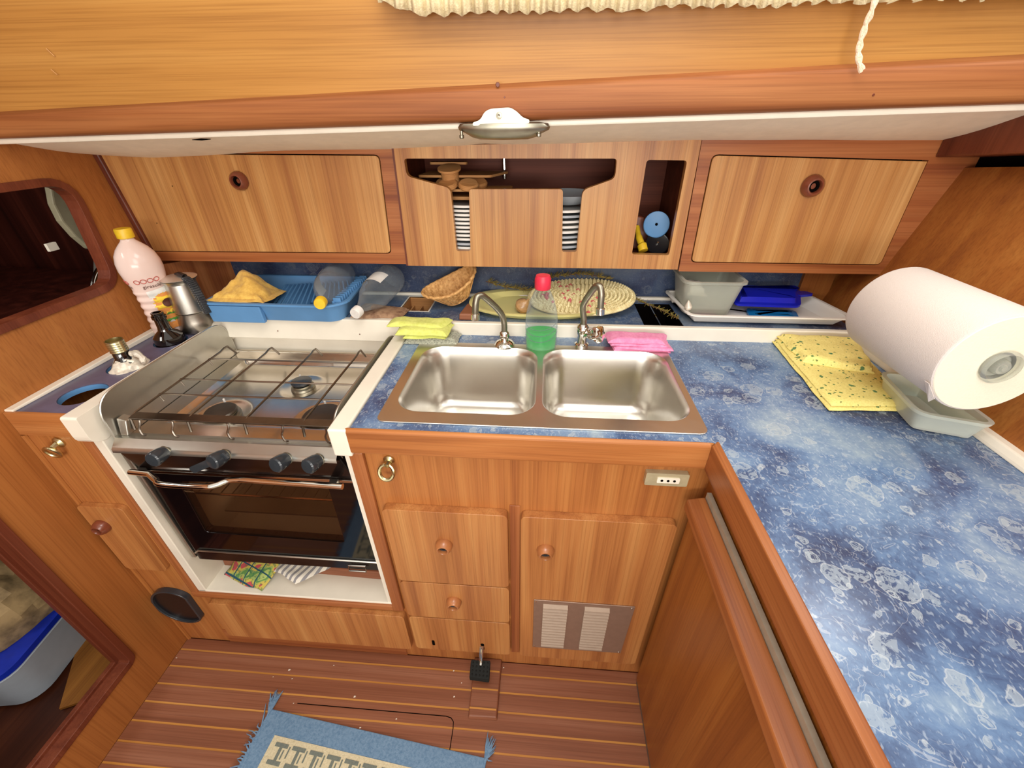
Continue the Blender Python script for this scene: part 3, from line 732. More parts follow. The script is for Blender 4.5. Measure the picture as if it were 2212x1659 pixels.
ob('edge_bead', B().prism([onY([(-.318, 1.0645), (-.313, 1.0645), (-.308, 1.350), (-.313, 1.350)], UY-.006)], (0, .016, 0)), 'trimd', um, False)
g = B().tube([(-.062, .70, 1.352), (-.060, .70, 1.26)], .006, 10); ob('rod', g, 'chrome', um)
# right
ur = thing('right_wall_cupboard', (.68, UY, 1.065), 'right wooden wall cupboard with one wide drop door above the white tray', 'cupboard')
f_out = [(.419, 1.058), (.962, 1.058), (1.035, 1.366), (.410, 1.362)]
f_in = rpoly([(.446, 1.081), (.925, 1.083), (.965, 1.326), (.447, 1.331)], [.014, .014, .0, .016], 4)
f_in = [up(1491, 567), up(1902, 573), up(2006, 346), up(1538, 333)]
f_in = rpoly(f_in[::1], [.014, .014, 0, .016], 4)
ob('frame', B().prism([onY(f_out, UY), onY(f_in, UY)], (0, .02, 0)), 'frame', ur, False)
dr = ob('door', B().prism([onY(offs(f_in, -.0025), UY-.002)], (0, .016, 0)), 'door_up', ur, True, .003)
ob('door_gap_shade', B().prism([onY(offs(f_in, .004), UY+.018)], (0, .004, 0)), 'void', ur, False)  # same black sheet, shade for the gap round the right door
kk = up(1752, 401); knob(dr, kk[0], UY-.002, kk[1], .024, False)
ob('bottom_board', B().box(.419, .93, UY+.001, .80, 1.060, 1.072), 'frame', ur, False)
ob('side_board', B().box(.413, .424, UY+.02, .80, 1.07, 1.35), 'frame', ur, False)

# ================================================================== COOKER
st = thing('gas_cooker', (-.6, .2, .42), 'stainless gas cooker with three burners, wire pan grid and black glass oven', 'cooker')
SX0, SX1 = -.846, -.352
prof = rpoly([(.012, .80), (.010, .927), (.418, .927), (.425, .80)], [0, .075, .075, 0], 10)
ob('side_shield', B().prism([onX(prof, SX0)], (-.0025, 0, 0)), 'satin', st, True)
g = B().tube([Vector((SX0-.001, p[0], p[1])) for p in prof], .0022, 6); ob('shield_edge', g, 'satin', st)
prof = [(p[0], min(p[1], .80 + (p[1]-.80)*.86)) for p in prof]
ob('side_shield', B().prism([onX(prof, SX1)], (.0025, 0, 0)), 'satin', st, True)
g = B().tube([Vector((SX1+.001, p[0], p[1])) for p in prof], .0022, 6); ob('shield_edge', g, 'satin', st)
# hob tray with pressed well
def trayz(x, y):
    z = .818
    d = min((x - (SX0+.045)), (SX1-.03) - x, y - .085, .385 - y)
    s = max(0, min(1, d/.012)); s = s*s*(3-2*s); z -= .010*s
    for bx, by, r in ((-.568, .270, .055), (-.700, .135, .062), (-.448, .135, .068)):
        q_ = math.hypot(x-bx, y-by)/r
        if q_ < 1: z -= .006*(1 - q_**4)*s
    return z
ob('hob_tray', B().grid(lambda u, v: Vector((SX0+.002 + (SX1-SX0-.004)*u, .03 + .39*v, trayz(SX0 + (SX1-SX0)*u, .03 + .39*v))), 110, 90), 'steel2', st)
g = B().grid(lambda u, v: Vector((SX0 + (SX1-SX0)*u, [.045, .034, .026, .019, .010, .004, -.004, -.008, -.009][round(v*8)], [.8185, .8195, .826, .831, .832, .826, .8185, .815, .806][round(v*8)])), 2, 9)
ob('front_rim', g, 'satin', st, True, angle=50)
ob('back_rim', B().box(SX0, SX1, .412, .424, .80, .832), 'steel2', st, False, .003)
for bx, by, r, dark in ((-.568, .270, .026, 1), (-.700, .135, .036, 0), (-.448, .135, .046, 0)):
    bu = ob('burner', B().lathe([(r*1.15, .0), (r*1.1, .006), (r*.9, .008), (r*.9, .012), (0, .012)], (bx, by, .803), (0, 0, 1), 32), 'dullm', st)
    cp_ = ob('burner_cap', B().lathe([(r*.98, .0), (r*1.0, .003), (r*.92, .006), (r*.3, .0072), (0, .0072)], (bx, by, .8205 if dark else .8155), (0, 0, 1), 32), 'dgrey' if dark else 'capd', bu)
    g = B().tube([(bx - .02, by + r*1.2, .806), (bx - .02, by + r*1.2, .824)], .0025, 6); ob('igniter', g, 'capw', bu)
# pan grid
GZ = .866
yb = at(455, 775, 'z', GZ).y; ym = at(600, 826, 'z', GZ).y; yf = at(600, 860, 'z', GZ).y
for nm, yy in (('grid_wire', yb), ('grid_wire', ym), ('grid_wire', yf)):
    x0, x1 = -.832, -.362
    g = B().tube([(x0+.006, yy, GZ-.020), (x0, yy, GZ-.003), (x0+.004, yy, GZ), (x1-.004, yy, GZ), (x1, yy, GZ-.003), (x1-.004, yy, GZ-.02)], .0022, 6); ob(nm, g, 'wire', st)
for xw in (-.820, -.690, -.563, -.435):
    g = B().tube([(xw, .388, GZ-.028), (xw, .366, GZ+.004), (xw, .352, GZ+.005), (xw, .335, GZ+.002), (xw, .055, GZ+.002), (xw, .040, GZ-.002), (xw, .036, GZ-.03)], .0027, 6); ob('grid_wire', g, 'wire', st)
ob('front_bar', B().hexa([(-.812, .036, GZ-.004), (-.372, .036, GZ-.004), (-.372, .052, GZ-.002), (-.812, .052, GZ-.002)], [(-.820, .034, GZ+.001), (-.362, .034, GZ+.001), (-.362, .056, GZ+.003), (-.820, .056, GZ+.003)]), 'wire', st, False, .001)
for xw in (-.80, -.725, -.60, -.48, -.385):
    g = B().tube(curve([(xw, .040, GZ-.002), (xw+.004, .032, GZ-.012), (xw+.001, .028, GZ-.022), (xw+.008, .022, GZ-.032), (xw+.012, .026, GZ-.036)], 4), .0022, 6); ob('grid_foot', g, 'wire', st)
ob('hinge_tab', B().hexa([(-.842, .020, .83), (-.825, .020, .83), (-.825, .05, .83), (-.842, .05, .83)], [(-.842, .030, .868), (-.822, .030, .862), (-.822, .05, .862), (-.842, .05, .868)]), 'satin', st, False, .002)
# control panel
cpn = ob('control_panel', B().hexa([(-.836, .012, .742), (-.338, .012, .742), (-.338, .03, .742), (-.836, .03, .742)], [(-.846, .0, .806), (-.350, .0, .806), (-.350, .03, .806), (-.846, .03, .806)]), 'panelb', st, False)
for (bx, by), (tx, ty) in (((366, 970), (335, 990)), ((497, 977), (463, 996)), ((628, 985), (599, 1003)), ((697, 987), (668, 1006))):
    a = at(bx, by, 'y', .004); b_ = at(tx, ty, 'y', -.030); d = (b_-a)
    kn = ob('control_knob', B().lathe([(.012, .008), (.0125, .010), (.0155, .020), (.0165, .034), (.0165, .040), (.014, .0425), (0, .0435)], a, d, 24), 'dgrey', st)
    ob('shaft', B().lathe([(.011, -.002), (.009, 0), (.0075, .002), (.0075, .012)], a, d, 16), 'black', kn)
    ob('bezel', B().lathe([(.0135, .009), (.0135, .011), (.012, .012)], a, d, 20), 'dullm', kn)
pa = at(487, 985, 'y', -.022); pb = at(412, 1018, 'y', -.026)
dd_ = (pb-pa).normalized(); nn_ = Vector((-dd_.z, 0, dd_.x))*.008
g = B().prism([[pa-nn_, pb-nn_*1.1-dd_*.006, pb-nn_*.6, pb+nn_*.6, pb+nn_*1.1-dd_*.006, pa+nn_]], (0, .003, 0)); ob('selector_lever', g, 'dgrey', st, False, .001)
ob('panel_trim', B().box(-.832, -.338, .006, .012, .734, .742), 'chrome', st, False, .001)
# oven body and door
ZT, ZB = .728, .432
YO = .016
ocav = B(); ocav.box(-.825, -.815, YO+.02, .40, .42, .73); ocav.box(-.352, -.342, YO+.02, .40, .42, .73); ocav.box(-.825, -.342, .39, .40, .42, .73); ocav.box(-.825, -.342, YO+.02, .40, .415, .425); ocav.box(-.825, -.342, YO+.02, .40, .73, .738)
ob('oven_cavity', ocav, 'white', st, False)  # coloured white to make up for light that doesn't reach the cavity
dro = [(-.842, ZB), (-.334, ZB), (-.338, .735), (-.836, .735)]
win = rpoly([at(445, 1150, 'y', YO), at(745, 1172, 'y', YO), at(706, 1045, 'y', YO), at(385, 1040, 'y', YO)], 0)
win = [(p[0], p[2]) for p in win]; win = rpoly(win, .012, 4)
od = ob('oven_door', B().prism([onY(dro, YO), onY(win, YO)], (0, .022, 0)), 'blackg', st, False, .001)
ob('oven_glass', B().prism([onY(offs(win, .004), YO+.003)], (0, .004, 0)), 'ovengl', od, False)
ob('edge_strip', B().hexa([(-.858, YO-.004, .415), (-.845, YO-.004, .415), (-.845, YO+.01, .415), (-.858, YO+.01, .415)], [(-.852, YO-.010, .80), (-.838, YO-.010, .80), (-.838, YO+.01, .80), (-.852, YO+.01, .80)]), 'satin', st, False, .002)
ob('edge_strip', B().hexa([(-.335, YO-.004, .415), (-.328, YO-.004, .415), (-.328, YO+.01, .415), (-.335, YO+.01, .415)], [(-.342, YO-.004, .80), (-.336, YO-.004, .80), (-.336, YO+.01, .80), (-.342, YO+.01, .80)]), 'satin', st, False, .001)
ob('bottom_trim', B().tube([(-.838, YO-.003, .436), (-.825, YO-.003, .447), (-.345, YO-.003, .443), (-.336, YO-.003, .438)], .0028, 6), 'satin', st)
ob('base_strip', B().box(-.842, -.332, YO, YO+.02, .405, .434), 'panelb', st, False)
g = B().tube([(-.420, YO-.006, .428), (-.420, YO-.010, .411), (-.375, YO-.010, .411), (-.375, YO-.006, .428)], .0028, 6, True); ob('catch_loop', g, 'chrome', st)
rack = ob('oven_rack', B().tube([(-.81, .06, .615), (-.36, .06, .615)], .003, 6), 'chrome', st)
for k in range(15):
    x = -.79 + k*.03; ob('rack_wire', B().tube([(x, .06, .615), (x, .36, .615)], .0018, 5), 'satin', rack)
ob('oven_shelf_plate', B().box(-.79, -.38, .10, .36, .50, .505), 'satin', st, False)
# bent handle
hp_ = [at(281, 1019, 'z', .775), at(322, 1024, 'z', .775), at(337, 1037, 'z', .772), at(350, 1046, 'z', .770), at(440, 1051, 'z', .770), at(468, 1047, 'z', .770), at(492, 1038, 'z', .772), at(520, 1036, 'z', .773), at(740, 1051, 'z', .772)]
hd = ob('oven_handle', B().tube([hp_[0]] + curve(hp_[1:8], 5) + [hp_[8]], .0062, 12), 'chrome', st)
for px, py, qx, qy in ((308, 1012, 305, 1022), (722, 1036, 718, 1046)):
    a = at(px, py, 'y', .010); b_ = at(qx, qy, 'z', .775)
    g = B(); s_ = Vector((.010, 0, 0)); 
    g.hexa([a - s_ - Vector((0, 0, .01)), a + s_ - Vector((0, 0, .01)), a + s_ + Vector((0, 0, .004)), a - s_ + Vector((0, 0, .004))], [b_ - s_*.7 - Vector((0, 0, .006)), b_ + s_*.7 - Vector((0, 0, .006)), b_ + s_*.7 + Vector((0, 0, .003)), b_ - s_*.7 + Vector((0, 0, .003))])
    ob('handle_bracket', g, 'satin', hd, False, .002)

# things under the oven
g = B(); c4 = [at(478, 1234, 'z', .289), at(560, 1272, 'z', .289), at(604, 1228, 'z', .292), at(530, 1190, 'z', .292)]
c4 = [Vector((-.835, .045, .288)), Vector((-.700, .006, .288)), Vector((-.672, .075, .320)), Vector((-.80, .105, .322))]
pillow(g, c4, .016, .003, 18, 2, 22, .2); tag(ob('pot_holder', g, 'pot'), 'quilted pot holder printed with vegetables and flowers, stuffed under the oven', 'pot holder')
g = B(); c4 = [Vector((-.675, .05, .318)), Vector((-.60, .020, .312)), Vector((-.50, .085, .322)), Vector((-.66, .105, .322))]
pillow(g, c4, .008, .004, 20, 5, 18, .2); tag(ob('striped_towel', g, 'stripe'), 'cream and grey striped towel end under the oven beside the pot holder', 'towel')

# ================================================================== SINK
def sinkmesh():
    g = B(); zt = .9035
    bowls = [(-.240, .052, .050, .338), (.066, .366, .050, .338)]
    outer_ = rrect(-.262, .380, .013, .362, .018, 5)
    tops = [rrect(b_[0], b_[1], b_[2], b_[3], .055, 8) for b_ in bowls]
    g.prism([onZ(outer_, zt)] + [onZ(t, zt) for t in tops], (0, 0, -.0035))
    return g, bowls
g, bowls = sinkmesh()
si = thing('double_sink', (.06, .19, .9), 'stainless steel double bowl sink set into the blue worktop', 'sink')
ob('rim', g, 'steel', si, False, .0012, 2)
for b_ in bowls:
    g = B(); rings = []
    for k, (ins, z, r) in enumerate([(0, .9035, .055), (.004, .898, .055), (.008, .885, .055), (.013, .84, .052), (.018, .775, .048), (.022, .755, .044), (.030, .742, .038), (.044, .736, .030), (.08, .734, .02)]):
        rings.append(onZ(rrect(b_[0]+ins, b_[1]-ins, b_[2]+ins, b_[3]-ins, r, 8), z))
    n_ = len(rings[0]); vs = [p for r_ in rings for p in r_]; fs = []
    for i in range(len(rings)-1):
        for j in range(n_): fs.append([i*n_+j, i*n_+(j+1) % n_, (i+1)*n_+(j+1) % n_, (i+1)*n_+j])
    fs.append([(len(rings)-1)*n_+j for j in range(n_)]); g.add(vs, fs)
    bo = ob('bowl', g, 'steel', si, True, angle=50)
    cx_ = (b_[0]+b_[1])/2; ob('drain', B().lathe([(.042, .0), (.040, .002), (.030, .001), (.026, -.001), (0, -.001)], (cx_, .19, .7345), (0, 0, 1), 28), 'chrome', bo)
g = B(); g.box(.215, .285, .10, .15, .736, .757); g.box(.262, .34, .085, .14, .757, .786)
tag(ob('sponge', g, 'sponge', None, False, .004), 'yellow green sponge pieces lying in the right sink bowl', 'sponge')

# taps
def tap(px, py, label, mirror):
    b0 = at(px, py, 'z', .9035)
    t = thing('tap', b0, label, 'tap')
    x, y, z = b0
    ob('base', B().lathe([(.026, 0), (.0265, .003), (.021, .010), (.012, .014), (.010, .018), (.013, .022), (.0145, .028), (.012, .036), (.0075, .040)] if not mirror else [(.018, 0), (.018, .004), (.013, .008), (.012, .030), (.0145, .034), (.016, .044), (.014, .052), (.0085, .060)], (x, y, z), (0, 0, 1), 24), 'chrome', t)
    if not mirror: px_ = [(1090, 728), (1088, 700), (1085, 682), (1075, 668), (1062, 655), (1048, 643), (1040, 638), (1032, 641), (1028, 652), (1027, 668), (1027, 680)]
    else: px_ = [(1257, 720), (1258, 690), (1259, 664), (1264, 650), (1275, 634), (1284, 622), (1290, 617), (1296, 620), (1299, 634), (1298, 652), (1297, 668)]
    ys_ = [y, y, y, y-.008, y-.022, y-.036, y-.044, y-.050, y-.056, y-.058, y-.058]
    P = [at(a[0], a[1], 'y', yy) for a, yy in zip(px_, ys_)]
    P[0] = Vector((x, y, z + (.036 if not mirror else .056)))
    P[1].x = P[0].x; 
    ob('spout', B().tube(curve(P, 4), .0078, 14), 'dullm', t)
    d = (P[-1]-P[-2]).normalized(); ob('aerator', B().lathe([(.0078, -.004), (.0105, -.002), (.0105, .012), (.009, .013), (.007, .010), (0, .010)], P[-1], d, 20), 'chrome', t)
    if mirror:
        a = Vector((x+.004, y-.002, z+.030)); e = at(1290, 722, 'y', y-.03)
        ob('valve_stem', B().lathe([(.010, 0), (.010, .018), (.013, .022), (.012, .03)], a, e-a, 16), 'chrome', t)
        hnd = B(); u_ = (e-a).normalized(); s1 = u_.orthogonal().normalized(); s2 = u_.cross(s1); vs = []; nR = 40
        for hh_, rr_ in ((-.012, .008), (-.010, .016), (0, .021), (.010, .019), (.014, .013), (.015, .0)):
            for j in range(nR):
                an = 2*PI*j/nR; rad = rr_*(1 + .10*math.cos(5*an)); vs.append(e + u_*hh_ + (s1*math.cos(an) + s2*math.sin(an))*rad)
        fs = [[i*nR+j, i*nR+(j+1) % nR, (i+1)*nR+(j+1) % nR, (i+1)*nR+j] for i in range(5) for j in range(nR)]
        hnd.add(vs, fs); ob('handle', hnd, 'chrome', t)
    return t
tap(1090, 745, 'left swivel tap with flared round base and no handle', False)
tap(1256, 745, 'right swivel tap with lobed chrome turning handle beside pink cloth', True)

# ================================================================== BOTTLES AND PANS
# washing-up liquid
p0 = at(1168, 752, 'z', .9); p0.z = .9005
sb = thing('dish_soap_bottle', p0, 'clear bottle with red cap and green dish soap between the two taps', 'bottle')
x, y, z = p0
H = .196
k_ = .035
pf = [(.0, .0), (.034, 0), (.0385, .004), (.040, .02), (.0405, .06), (.040, .085), (.037, .105), (.030, .13), (.021, .150), (.0165, .158), (.015, .162), (.015, .166)]
ob('body', B().lathe(pf, (x, y, z), (0, 0, 1), 32, .62), 'clearp', sb)
pl_ = [(.0, .0015), (.032, .0015), (.0365, .005), (.038, .02), (.0385, .052), (0, .0535)]
ob('liquid', B().lathe(pl_, (x, y, z), (0, 0, 1), 32, .60), 'soap', sb)
for k in range(3):
    r_ = .0405; path = []
    for j in range(15):
        a = -PI*.92 + PI*.84*j/14; path.append((x + r_*math.cos(a), y + r_*.62*math.sin(a), z + .028 + .016*k + .018*(abs(j-6)/7)**2))
    ob('moulded_swirl', B().tube(path, .0013, 6), 'clearp', sb)
ob('cap', B().lathe([(.0185, .160), (.0195, .162), (.0195, .184), (.0165, .192), (.012, .193), (0, .192)], (x, y, z), (0, 0, 1), 24), 'red', sb)

# sunflower oil bottle
p0 = Vector((-.995, .395, .900)); ot = thing('oil_bottle', p0, 'tall sunflower oil bottle with yellow cap and sunflower label in the left corner', 'bottle')
x, y, z = p0
def ribs(h): return .0014*math.sin(h*2*PI/.021) if .02 < h < .135 else 0
pf = [(.0, .0), (.034, .0), (.039, .005)]
for k in range(60):
    h = .008 + k*.135/59; pf.append((.0405 - .003*math.sin(PI*h/.16) + ribs(h), h))
for h, r in ((.155, .0415), (.175, .046), (.195, .0485), (.215, .0475), (.235, .0425), (.250, .034), (.262, .024), (.270, .0165), (.274, .0145), (.280, .014)): pf.append((r, h))
pf = [(r, h*.925) for r, h in pf]
ob('body', B().lathe(pf, p0, (0, 0, 1), 40), 'oilb', ot)
ob('cap', B().lathe([(.015, .256), (.0185, .258), (.0185, .277), (.017, .280), (0, .280)], p0, (0, 0, 1), 24), 'yellow', ot)
AZ0 = math.atan2(CAMP.y - y, CAMP.x - x)
def rad(h):
    for (r0, h0), (r1, h1) in zip(pf, pf[1:]):
        if h0 <= h <= h1 and h1 > h0: return r0 + (r1-r0)*(h-h0)/(h1-h0)
    return .04
def onbot(s, h, lift=.0008, c=None, az=None):
    """s metres right of the side facing the galley, h up"""
    h *= .925; s -= .018; a = (AZ0 if az is None else az) + s/.042; r = rad(h) + lift; return Vector((x + r*math.cos(a), y + r*math.sin(a), z + h))
def patch(nm, poly, mat, lift, parent):
    tri = tessellate_polygon([[Vector((p[0], p[1], 0)) for p in poly]]); bm = bmesh.new()
    vs = [bm.verts.new((p[0], p[1], 0)) for p in poly]
    for t in tri:
        try: bm.faces.new([vs[i] for i in t])
        except Exception: pass
    bmesh.ops.subdivide_edges(bm, edges=bm.edges, cuts=3, use_grid_fill=True); bmesh.ops.triangulate(bm, faces=bm.faces)
    bm.verts.ensure_lookup_table(); bm.verts.index_update()
    b = B(); b.add([onbot(v.co.x, v.co.y, lift) for v in bm.verts], [[v.index for v in f.verts] for f in bm.faces]); bm.free()
    return ob(nm, b, mat, parent)
lab = patch('label', [(.008, .022), (.055, .022), (.055, .128), (.03, .128), (.012, .118)], 'print_o', .0018, ot)
patch('label_top', [(.004, .118), (.055, .118), (.055, .145), (.004, .138)], 'label', .0021, ot)
fl_ = []; 
for k in range(36):
    a = 2*PI*k/36; r = .033 if k % 2 else .024; fl_.append((.038 + r*math.cos(a), .098 + r*math.sin(a)))
patch('sunflower_petals', fl_, 'print_y', .0024, ot)
patch('sunflower_heart', circ2(.040, .098, .013, 16), 'print_k', .0030, ot)
patch('leaves', [(.012, .056), (.03, .070), (.055, .066), (.055, .048), (.035, .042), (.02, .044)], 'print_g', .0026, ot)
patch('round_mark', circ2(.031, .040, .007, 14), 'label', .0032, ot)
for k in range(4):
    g = B(); c_ = (-.004 + .0135*k, .168 + .0006*k)
    ob('round_badge', g.tube([onbot(c_[0] + .0058*math.cos(2*PI*j/14), c_[1] + .0058*math.sin(2*PI*j/14), .001) for j in range(14)], .0008, 5, True), 'print_r', ot)
for k in range(3):
    c_ = (-.060 + .0135*k, .166)
    ob('round_badge', B().tube([onbot(c_[0] + .0050*math.cos(2*PI*j/14), c_[1] + .0050*math.sin(2*PI*j/14), .001) for j in range(14)], .0008, 5, True), 'print_r', ot)
def text_mesh(s, size):
    c = bpy.data.curves.new('t', 'FONT'); c.body = s; c.size = size; c.resolution_u = 2; o = bpy.data.objects.new('t', c); COL.objects.link(o)
    bpy.context.view_layer.update(); me = o.to_mesh(); vs = [v.co.copy() for v in me.vertices]; fs = [list(p.vertices) for p in me.polygons]
    o.to_mesh_clear(); bpy.data.objects.remove(o); bpy.data.curves.remove(c); return vs, fs
vs_, fs_ = text_mesh('girasole', .0135)
for s0, az in ((.002, None), (-.066, None)):
    b = B(); b.add([onbot(s0 + v.x, .148 + v.y, .0016) for v in vs_], fs_); ob('lettering', b, 'print_k', ot, False)

# moka pot
p0 = Vector((-.925, .418, .9)); mk = thing('moka_pot', p0, 'steel stovetop coffee pot with grey handle beside the oil bottle', 'coffee pot')
ob('boiler', B().lathe([(0, 0), (.045, 0), (.047, .004), (.044, .03), (.040, .052), (.0405, .055)], p0, (0, 0, 1), 40), 'alu', mk)
ob('upper_jug', B().lathe([(.0405, .056), (.042, .058), (.040, .09), (.036, .138), (.043, .146), (.041, .147), (.034, .13)], p0, (0, 0, 1), 40), 'satin', mk)
g = B().lathe([(.043, .1475), (.044, .149), (.036, .152), (0, .154)], p0, (0, 0, 1), 40); ob('lid', g, 'whmetal', mk)
g = B().tube([p0 + Vector((.030, -.01, .155)), p0 + Vector((.012, -.004, .160)), p0 + Vector((-.004, 0, .158))], [.007, .006, .003], 10); ob('lid_knob', g, 'black', mk)
hx = [(.036, .150), (.050, .148), (.064, .132), (.074, .105), (.080, .075), (.082, .062)]
dirh = Vector((.90, -.43, 0)).normalized()
def hb():
    g = B(); sd = Vector((-dirh.y, dirh.x, 0)); P = [p0 + dirh*a + Vector((0, 0, h)) for a, h in hx]; C_ = curve(P, 5)
    for i in range(len(C_)-1):
        wd = .0085; th_ = .0065 + .002*math.sin(PI*i/len(C_)); A = []
        for q_ in (C_[i], C_[i+1]):
            t = (C_[min(i+1, len(C_)-1)] - C_[i]).normalized(); nn = t.cross(sd).normalized()
            A.append([q_ - sd*wd - nn*th_, q_ + sd*wd - nn*th_, q_ + sd*wd + nn*th_, q_ - sd*wd + nn*th_])
        g.hexa(A[0], A[1])
    return g
ob('handle', hb(), 'dgrey', mk, True, .002, 2)
g = B().tube([p0 + Vector((-.036, .006, .135)), p0 + Vector((-.050, .008, .150))], [.010, .006], 10); ob('spout', g, 'satin', mk)

# dark bottles in the shelf holes
for (hx_, hy_, hr_), lbl, tall in (((holes[2][0], holes[2][1], 0), 'black glass bottle standing in the rear hole of the bottle shelf', 1), ((holes[1][0], holes[1][1], 0), 'dark bottle with foil wrapped shoulder in the middle hole of the bottle shelf', 0)):
    p0 = Vector((hx_, hy_, .800)); bb = thing('wine_bottle', p0, lbl, 'bottle')
    if tall:
        ob('glass', B().lathe([(0, 0), (.034, 0), (.036, .004), (.036, .095), (.034, .115), (.026, .124), (.0165, .132), (.0145, .140), (.0135, .163), (.0165, .165), (.0165, .173), (.013, .175), (.0140, .178), (.0140, .182), (.010, .182), (.010, .17)], p0, (0, 0, 1), 32), 'darkgl', bb)
    else:
        ob('glass', B().lathe([(0, 0), (.037, 0), (.039, .004), (.039, .075), (.036, .095), (.026, .110), (.017, .122), (.016, .150)], p0, (0, 0, 1), 32), 'darkgl', bb)
        pfc = [(.0165, .138)]
        for k in range(5): pfc += [(.0185, .140+k*.0055), (.0172, .1435+k*.0055)]
        pfc += [(.0185, .168), (.0165, .168), (.0155, .150), (0, .149)]
        ob('threaded_neck', B().lathe(pfc, p0, (0, 0, 1), 28), 'brass', bb)
        def foil(u, v):
            a = -1.9 + 3.6*u; r = .047 - .028*v + .004*noise.noise((u*9, v*5, 2)); return p0 + Vector((r*math.cos(a), r*math.sin(a), .094 + .026*v + .006*noise.noise((u*7, v*6, 9))))
        ob('torn_foil', B().grid(foil, 40, 10), 'foil', bb, True, solid=.0015)
        g = B().tube(curve([p0 + Vector((.020, .004, .130)), p0 + Vector((.032, .006, .130)), p0 + Vector((.042, .006, .118)), p0 + Vector((.050, -.004, .110))], 4), [.007, .007, .006, .008, .009, .008, .007, .006, .007, .008, .007, .005, .004], 8); ob('foil_tail', g, 'foil', bb)

# ---------------- dish rack
dk = thing('dish_rack', (-.66, .53, .933), 'blue plastic dish drainer tray with comb ribs on the back shelf', 'dish rack')
ro = rpoly([(-.862, .390), (-.505, .384), (-.468, .42), (-.492, .634), (-.872, .634)], [.02, .03, .03, .03, .03], 4)
def ring(poly, z0, z1, ins0=0, ins1=0):
    a = onZ(offs(poly, -ins0), z0); b_ = onZ(offs(poly, -ins1), z1); return a, b_
g = B(); a, b_ = ring(ro, .934, .986, .022, .003); n_ = len(a); g.add(a + b_, [[i, (i+1) % n_, n_+(i+1) % n_, n_+i] for i in range(n_)] + [list(range(n_))[::-1]])
a2, b2 = ring(ro, .937, .986, .026, .008); g.add(a2 + b2, [[i, (i+1) % n_, n_+(i+1) % n_, n_+i][::-1] for i in range(n_)] + [list(range(n_))])
ob('tray', g, 'bluepl', dk, True, angle=40)
ob('rim', B().prism([onZ(offs(ro, .004), .984), onZ(offs(ro, -.008), .984)], (0, 0, .006)), 'bluepl', dk, False, .002)
for k in range(16):
    x0 = -.72 + k*.0125
    ob('rib', B().hexa([(x0, .42+.010*k, .944+.001*k), (x0+.0045, .42+.010*k, .944+.001*k), (x0+.0045, .44+.0095*k, .944), (x0, .44+.0095*k, .944)], [(x0-.03+.001*k, .600, .970+.0012*k), (x0-.0255+.001*k, .600, .970+.0012*k), (x0-.0255+.001*k, .615, .966), (x0-.03+.001*k, .615, .966)]), 'bluepl', dk, False)
for k in range(14):
    y0 = .415 + k*.0145
    ob('rib', B().box(-.505, -.484, y0, y0+.005, .975, 1.000), 'bluepl', dk, False, .001)
ob('comb_rail', B().box(-.508, -.500, .41, .62, .950, .992), 'bluepl', dk, False, .002)
ob('foot', B().hexa([(-.85, .388, .934), (-.70, .387, .934), (-.70, .40, .934), (-.85, .40, .934)], [(-.855, .386, .982), (-.70, .385, .982), (-.70, .40, .982), (-.855, .40, .982)]), 'bluepl', dk, False, .002)

# yellow cloth heap
c4 = [Vector((-.855, .415, .985)), Vector((-.705, .405, .985)), Vector((-.72, .53, .965)), Vector((-.84, .575, .965))]
g = B(); pillow(g, c4, .064, .014, 22, 11, 34, .45, .012, lambda u, v: .35 + .75*math.exp(-((u-.42)**2*7 + (v-.62)**2*6)))
tag(ob('floor_cloth', g, 'ycloth'), 'crumpled orange yellow cloth lying on the left end of the blue dish rack', 'cloth')

def lying_bottle(a, b_, r, cap, capmat, label, mat='clearp', lab=True, sq=False):
    a, b_ = Vector(a), Vector(b_); Lg = (b_-a).length; d = (b_-a).normalized()
    t = thing('water_bottle', a, label, 'bottle')
    P = [(.011, .010), (.012, .018), (.0125, .028), (r*.55, .055), (r*.85, .080), (r, .105), (r*1.0, Lg*.50), (r*.96, Lg*.53), (r*1.0, Lg*.56), (r*1.0, Lg*.8), (r*.96, Lg*.83), (r, Lg*.86), (r, Lg-.012), (r*.85, Lg), (r*.3, Lg-.008), (0, Lg-.008)]
    ob('body', B().lathe(P, a, d, 36), mat, t)
    ob('cap', B().lathe([(0, -.004), (cap*.9, -.004), (cap, 0), (cap, .016), (cap*.9, .018)], a, d, 24), capmat, t)
    if lab:
        def lf(u, v):
            an = (1.0 + 1.7*u) ; u_ = d.orthogonal().normalized(); w_ = d.cross(u_); return a + d*(Lg*(.50 + .22*v)) + (u_*math.cos(an + lab) + w_*math.sin(an + lab))*(r+.0012)
        ob('label', B().grid(lf, 14, 3), 'label', t, True)
    return t
a = at(691, 656, 'y', .366); b_ = at(737, 588, 'y', .600)
lying_bottle(a, b_, .044, .0155, 'yellow', 'clear plastic bottle with yellow cap lying in the blue dish rack', lab=2.2)
a = at(768, 677, 'y', .395); b_ = at(850, 596, 'y', .600)
a.z = max(a.z, .952); b_.z = max(b_.z, .985)
lying_bottle(a, b_, .043, .0155, 'capw', 'clear plastic bottle with white cap and paper label lying right of dish rack', lab=3.4)
# patterned pouch
g = B(); c4 = [Vector((-.475, .437, .934)), Vector((-.335, .437, .934)), Vector((-.330, .50, .934)), Vector((-.47, .53, .934))]
M['pouch'] = straw('pouch_leather', 'a58365', '6c4a38', (40, 40, 40))
pillow(g, c4, .013, .002, 20, 3, 20, .3); pu = tag(ob('pouch', g, 'pouch'), 'brown patterned pouch lying beneath the white capped bottle', 'pouch')

